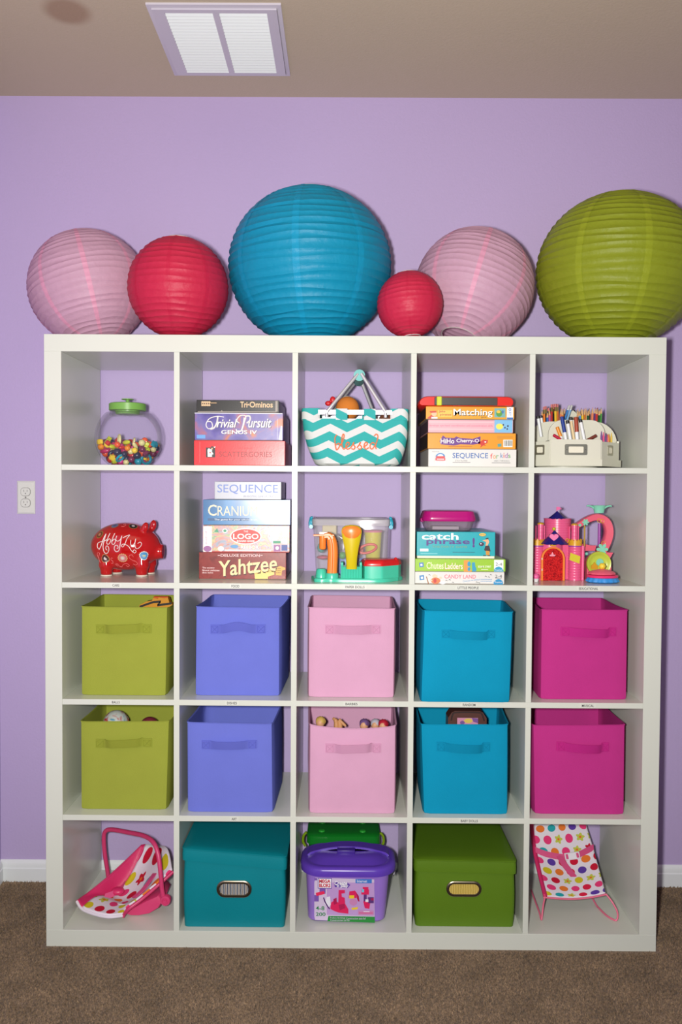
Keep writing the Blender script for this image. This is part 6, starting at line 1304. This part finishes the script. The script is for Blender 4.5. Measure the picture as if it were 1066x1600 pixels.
pr(tb, 'logo_print', [(196, 30, 60), (90, 60, 160), (240, 238, 244), (226, 40, 90), (30, 130, 70), (60, 120, 200), (206, 190, 220)], Yl - .0006, K, [('r', (246, 560, 376, 654), 1), ('r', (252, 566, 370, 648), 2), ('t', 'MEGA', (258, 572, 364, 604), 0, dict(bold=.04)), ('t', 'BLOKS', (258, 610, 364, 642), 0, dict(bold=.04)), ('p', [(226, 692), (304, 676), (312, 702), (234, 722)], 3),
   ('p', [(520, 600), (548, 622), (524, 650), (404, 640), (396, 596)], 1), ('t', 'Create', (400, 588, 520, 622), 2, dict(bold=.03, shear=.1)), ('t', "'n play", (418, 616, 530, 650), 2, dict(bold=.03, shear=.1)), ('r', (596, 570, 748, 606), 5), ('t', 'Internet', (610, 576, 704, 600), 2), ('t', '4-8', (228, 812, 308, 848), 4, dict(bold=.015)), ('t', '200', (228, 868, 318, 900), 4, dict(bold=.015)),
   ('t', 'Endless Building!', (360, 910, 500, 926), 6), ('t', 'Construction sans fin!', (510, 914, 690, 930), 6), ('t', 'Construccion sin fin', (362, 930, 540, 944), 6)])
pr(tb, 'block_picture', [(214, 28, 90), (170, 20, 80), (230, 200, 40), (226, 226, 236), (90, 50, 120), (196, 130, 180), (110, 190, 220)], Yl - .0006, K, [('p', [(440, 668), (498, 668), (498, 696), (466, 700), (470, 730), (496, 736), (500, 790), (530, 840), (530, 880), (440, 870), (400, 856), (362, 836), (370, 780), (400, 760), (436, 780)], 0), ('p', [(440, 800), (496, 790), (500, 830), (450, 850)], 1), ('p', [(390, 750), (420, 735), (424, 790), (396, 800)], 1), ('p', [(330, 730), (360, 724), (366, 800), (345, 830), (310, 790)], 3), ('l', [(300, 735), (312, 770), (335, 810), (355, 836)], 6, 4),
   ('p', [(540, 680), (590, 672), (606, 690), (606, 740), (532, 740)], 0), ('r', (538, 716, 584, 744), 2), ('d', 576, 775, 36, 34, 5), ('p', [(604, 690), (626, 720), (634, 770), (620, 770), (608, 740)], 1), ('p', [(556, 828), (620, 820), (614, 840), (566, 846)], 2), ('r', (664, 640, 716, 664), 0), ('r', (650, 664, 722, 708), 0), ('r', (654, 660, 676, 688), 6), ('r', (672, 708, 700, 770), 4), ('p', [(668, 770), (734, 770), (724, 836), (682, 830)], 0), ('r', (712, 732, 766, 786), 4), ('r', (740, 740, 766, 760), 1), ('r', (688, 752, 716, 774), 3), ('r', (620, 852, 764, 892), 5), ('r', (670, 858, 726, 864), 3), ('r', (628, 872, 756, 876), 0)])
# ---- green tub behind
K = (455, 1280, 5.922); YG0, YG1 = .245, .372; M_grn = mat('green_tub_plastic', (16, 118, 34), .3)
g0, g1 = KP(K, 140, 200, YG0).x, KP(K, 830, 200, YG0).x; zgt = KP(K, 480, 178, YG0).z
gt = thing('green_tub', 'dark green lidded plastic tub behind the lilac block tub', 'toy tub', ((g0 + g1) / 2, (YG0 + YG1) / 2, ZF))
MB().loops([[(x, y, z) for x, y in rrect(g0 + e, g1 - e, YG0 + e, YG1 - e, .025, 5)] for z, e in ((ZF + .0006, .02), (ZF + .003, .014), (zgt - .03, .006))], True, True, True).build('tub_body', M_grn, gt, smooth=40)
gl_ = MB().loops([[(x, y, z) for x, y in rrect(g0 + e, g1 - e, YG0 - .004 + e, YG1 + .002 - e, .025, 5)] for z, e in ((zgt - .032, .002), (zgt - .03, 0), (zgt - .004, .001), (zgt, .006), (zgt + .002, .02))], True, False, True).build('tub_lid', M_grn, gt, smooth=40)
for x, y, Yq in ((290, 96, .345), (665, 100, .345), (284, 155, .275), (665, 160, .275)):
    X_ = KP(K, x, y, Yq).x; MB().lathe([(.011, zgt + .001), (.010, zgt + .005), (.008, zgt + .006)], (X_, Yq, 0), 20).build('stud', mat('bright_green_plastic', (40, 160, 50), .3), gl_)
for sx, xg in ((-1, g0), (1, g1)):
    MB().tube(smooth_path([(xg, YG0 + .02, zgt + .002), (xg + sx * .010, YG0 + .02, zgt - .010), (xg + sx * .012, YG0 + .02, zgt - .03), (xg + sx * .004, YG0 + .02, zgt - .045)], 4), .0045, 8).build('side_latch', mat('yellow_green_plastic', (120, 150, 20), .35), gt, smooth=60)

# ================================================================ things in the fabric bins
K = (60, 900, 2.665); Y = .20
pts = [(408, 140), (412, 126), (440, 112), (464, 108), (468, 97), (488, 100), (492, 94), (514, 98), (530, 96), (536, 118), (548, 124), (552, 190), (420, 190)]
A = [KP(K, x, y, Y) for x, y in pts]; ty = thing('toy_vehicle', 'yellow toy vehicle with black stripes poking out of an olive bin', 'toy', (A[6].x, Y, A[-1].z))
MB().prism([(p.x, p.z) for p in A], 'y', Y, Y + .03).build('body', mat('ochre_toy_plastic', (206, 140, 30), .35), ty, smooth=30)
MB().ribbon([KP(K, x, y, Y - .001) for x, y in ((412, 134), (440, 124), (470, 114), (500, 112), (486, 128), (545, 120))], (0, 0, .0035), .002).build('black_stripe', mat('black_toy_paint', (24, 22, 22), .4), ty, smooth=0)
MB().box(A[4].x, A[8].x, Y + .006, Y + .02, A[4].z - .002, A[4].z + .004, .001).build('roof_ridge', mat('orange_red_plastic', (200, 80, 20), .35), ty)
zfl = A[-1].z; zb_ = ZW[2] + .006
MB().box(A[4].x - .01, A[8].x - .008, Y - .015, Y + .05, zb_ + .012, zfl + .004, .006).build('chassis', mat('ochre_toy_plastic', (206, 140, 30), .35), ty)
K = (60, 1090, 2.665)
def swirl(name, a, b, c):
    return art(name, [(.36, a), (.46, b), (.56, b), (.62, c)], 22, .35, 1.0)
for x, y, Y, r, mt, lab in ((316, 112, .15, .040, swirl('red_white_blue_ball_print', (180, 40, 50), (190, 196, 190), (90, 150, 170)), 'white and blue ball with red patches, larger one in an olive bin'), (455, 128, .17, .030, mat('maroon_ball_rubber', (120, 40, 56), .5), 'maroon ball barely showing over the rim of an olive bin')):
    c_ = KP(K, x, y, Y); bl_ = thing('ball', lab, 'ball', (c_.x, Y, c_.z - r), 'balls in the olive bin'); MB().ball(c_, r, nu=28, nv=18).build('shell', mt, bl_, smooth=60)
    MB().tube([c_ + Vector((r * 1.002 * cos(2 * pi * j / 40), r * 1.002 * sin(2 * pi * j / 40) * .8, r * 1.002 * sin(2 * pi * j / 40) * .6)) for j in range(40)], .0008, 5, True).build('seam', mt, bl_)
    rr = .042; tag(MB().ball((c_.x + .004, Y + .03, c_.z - r - rr - .02), rr, nu=20, nv=14).build('ball', mat('grey_ball_rubber', (150, 140, 130), .6), None, smooth=60, origin=(c_.x + .004, Y + .03, c_.z - r - 2 * rr - .02)), 'plain grey ball deeper in the olive bin, under the %s ball' % ('maroon' if r < .035 else 'white and blue'), 'ball', 'balls in the olive bin')
K = (440, 1090, 2.665)
def doll(label, x, y, Y, hair, dress, skin=(214, 160, 120), lying=0.0):
    c_ = KP(K, x, y, Y); root = thing('fashion_doll', label, 'doll', (c_.x, Y, ZW[1] + .01), 'small dolls in the pink bin'); r = .0135
    mb_ = MB(); mb_.ball(c_, r, r, r * 1.15, 16, 12); mb_.tube([c_ + Vector((0, 0, -.012)), c_ + Vector((0, .002, -.022))], .006, 8); mb_.tube([c_ + Vector((0, .002, -.022)), c_ + Vector((0, .004, -.04)), c_ + Vector((0, .006, -.09))], [.012, .017, .012], 10); mb_.build('body', mat('doll_skin', skin, .5), root, smooth=60)
    MB().ball(c_ + Vector((.001, .004, .004)), r * 1.22, r * 1.15, r * 1.15, 18, 12, fn=lambda d: 1 + .08 * sin(14 * d.x) * cos(3 * d.z) ).build('hair', mat('doll_hair_' + label.split()[0], hair, .5, bump=.6, bscale=200), root, smooth=60)
    MB().lathe([(.019, c_.z - .16), (.018, c_.z - .11), (.014, c_.z - .07), (.018, c_.z - .045), (.014, c_.z - .03)], (c_.x, Y + .004, 0), 20).build('dress', mat('doll_dress_' + label.split()[0], dress, .7), root, smooth=50)
doll('blonde doll with twisted hair at the left in the pink bin', 160, 118, .12, (206, 170, 90), (200, 120, 150))
doll('violet haired doll right of centre in the pink bin', 345, 128, .13, (110, 80, 130), (120, 90, 160))
doll('silver haired doll with a white cap in the pink bin', 392, 128, .165, (190, 186, 200), (180, 120, 150))
doll('red haired doll at the right in the pink bin', 425, 130, .12, (180, 24, 50), (120, 60, 120))
lg = thing('fashion_doll', 'upside down doll with bare tan legs sticking up in the pink bin', 'doll', (KP(K, 235, 130, .13).x, .13, ZW[1] + .01), 'small dolls in the pink bin')
for x_, xe in ((228, 214), (244, 268)):
    p0 = KP(K, x_, 160, .13); p1 = KP(K, x_, 125, .13); p2 = KP(K, x_ - 4, 106, .13); p3 = KP(K, xe, 100 if xe < 240 else 132, .125)
    MB().tube(smooth_path([p0, p1, p2, p3], 4), [.008] * 5 + [.007] * 4 + [.005] * 3 + [.004], 8).build('leg', mat('doll_skin_tan', (206, 150, 100), .5), lg, smooth=60)
p0 = KP(K, 236, 160, .13); MB().tube([p0 + Vector((0, 0, .004)), p0 + Vector((0, 0, -.07)), p0 + Vector((0, 0, -.12))], [.016, .018, .02], 12).build('skirt', mat('doll_skirt_rose', (190, 110, 130), .7), lg)
# toy bag in the turquoise bin
Y = .13; c_ = KP(K, 780, 110, Y); bag = thing('toy_handbag', 'brown toy handbag with a pink and yellow picture, in a turquoise bin', 'bag', (c_.x, Y, ZW[1] + .01))
zt_ = KP(K, 780, 68, Y).z; x0, x1 = KP(K, 700, 110, Y).x, KP(K, 862, 110, Y).x; zb_ = ZW[1] + .012
zb_ += .012; op_ = [(x0 - .002, zb_), (x1 + .002, zb_), (x1, zt_ - .022), (x1 - .012, zt_ - .004), (x1 - .022, zt_), (x0 + .022, zt_), (x0 + .012, zt_ - .004), (x0, zt_ - .022)]
MB().loops([[(x, yy, z) for x, z in op_] for yy in (Y + .001, Y + .06)], True, True, True).build('bag_body', mat('brown_bag_vinyl', (86, 50, 44), .4), bag, smooth=30)
MB().tube(smooth_path([(x0 + .01, Y - .001, zt_ - .03), (x0 + .014, Y - .001, zt_ - .012), (x0 + .026, Y - .001, zt_ - .004), (x1 - .026, Y - .001, zt_ - .004), (x1 - .014, Y - .001, zt_ - .012), (x1 - .008, Y - .001, zt_ - .03)], 4), .0022, 6).build('zip_piping', mat('dark_zip', (50, 36, 36), .5), bag)
pr(bag, 'picture_print', [(206, 140, 170), (214, 190, 90), (120, 80, 150)], Y, K, [('r', (738, 96, 826, 135), 0), ('d', 785, 108, 18, 10, 1), ('p', [(800, 96), (826, 98), (826, 118), (806, 112)], 2), ('d', 760, 116, 10, 8, 2)])

# ================================================================ word on the zigzag basket
K = (440, 510, 4.845); M_emb = mat('orange_embroidery', (240, 120, 70), .7)
for st in ([(418, 808), (404, 828), (404, 872), (414, 922), (432, 908), (440, 886), (432, 872), (412, 886)], [(440, 892), (462, 862), (474, 818), (466, 803), (456, 838), (457, 888), (470, 918), (488, 904)], [(488, 904), (510, 884), (511, 868), (497, 868), (488, 890), (498, 918), (524, 908)],
           [(524, 908), (546, 876), (550, 866), (542, 880), (558, 900), (550, 918), (530, 914)], [(572, 908), (596, 876), (600, 866), (592, 880), (608, 900), (600, 918), (580, 914)], [(620, 904), (650, 884), (651, 868), (638, 868), (628, 890), (640, 918), (664, 906)], [(712, 876), (694, 868), (676, 884), (676, 910), (692, 916), (710, 890)], [(705, 818), (722, 803), (735, 820), (726, 860), (716, 890), (722, 918)]):
    path = []
    for p in smooth_path([(x, y, 0) for x, y in st], 6):
        w = KP(K, p.x, p.y, YF); t = (w.z - ZW[4] - .001) / (BZE - ZW[4] - .001); path.append(Vector((w.x, YF + .014 * (1 - t) - .001, w.z)))
    MB().tube(path, .0019, 6).build('embroidery', M_emb, bk, smooth=60)
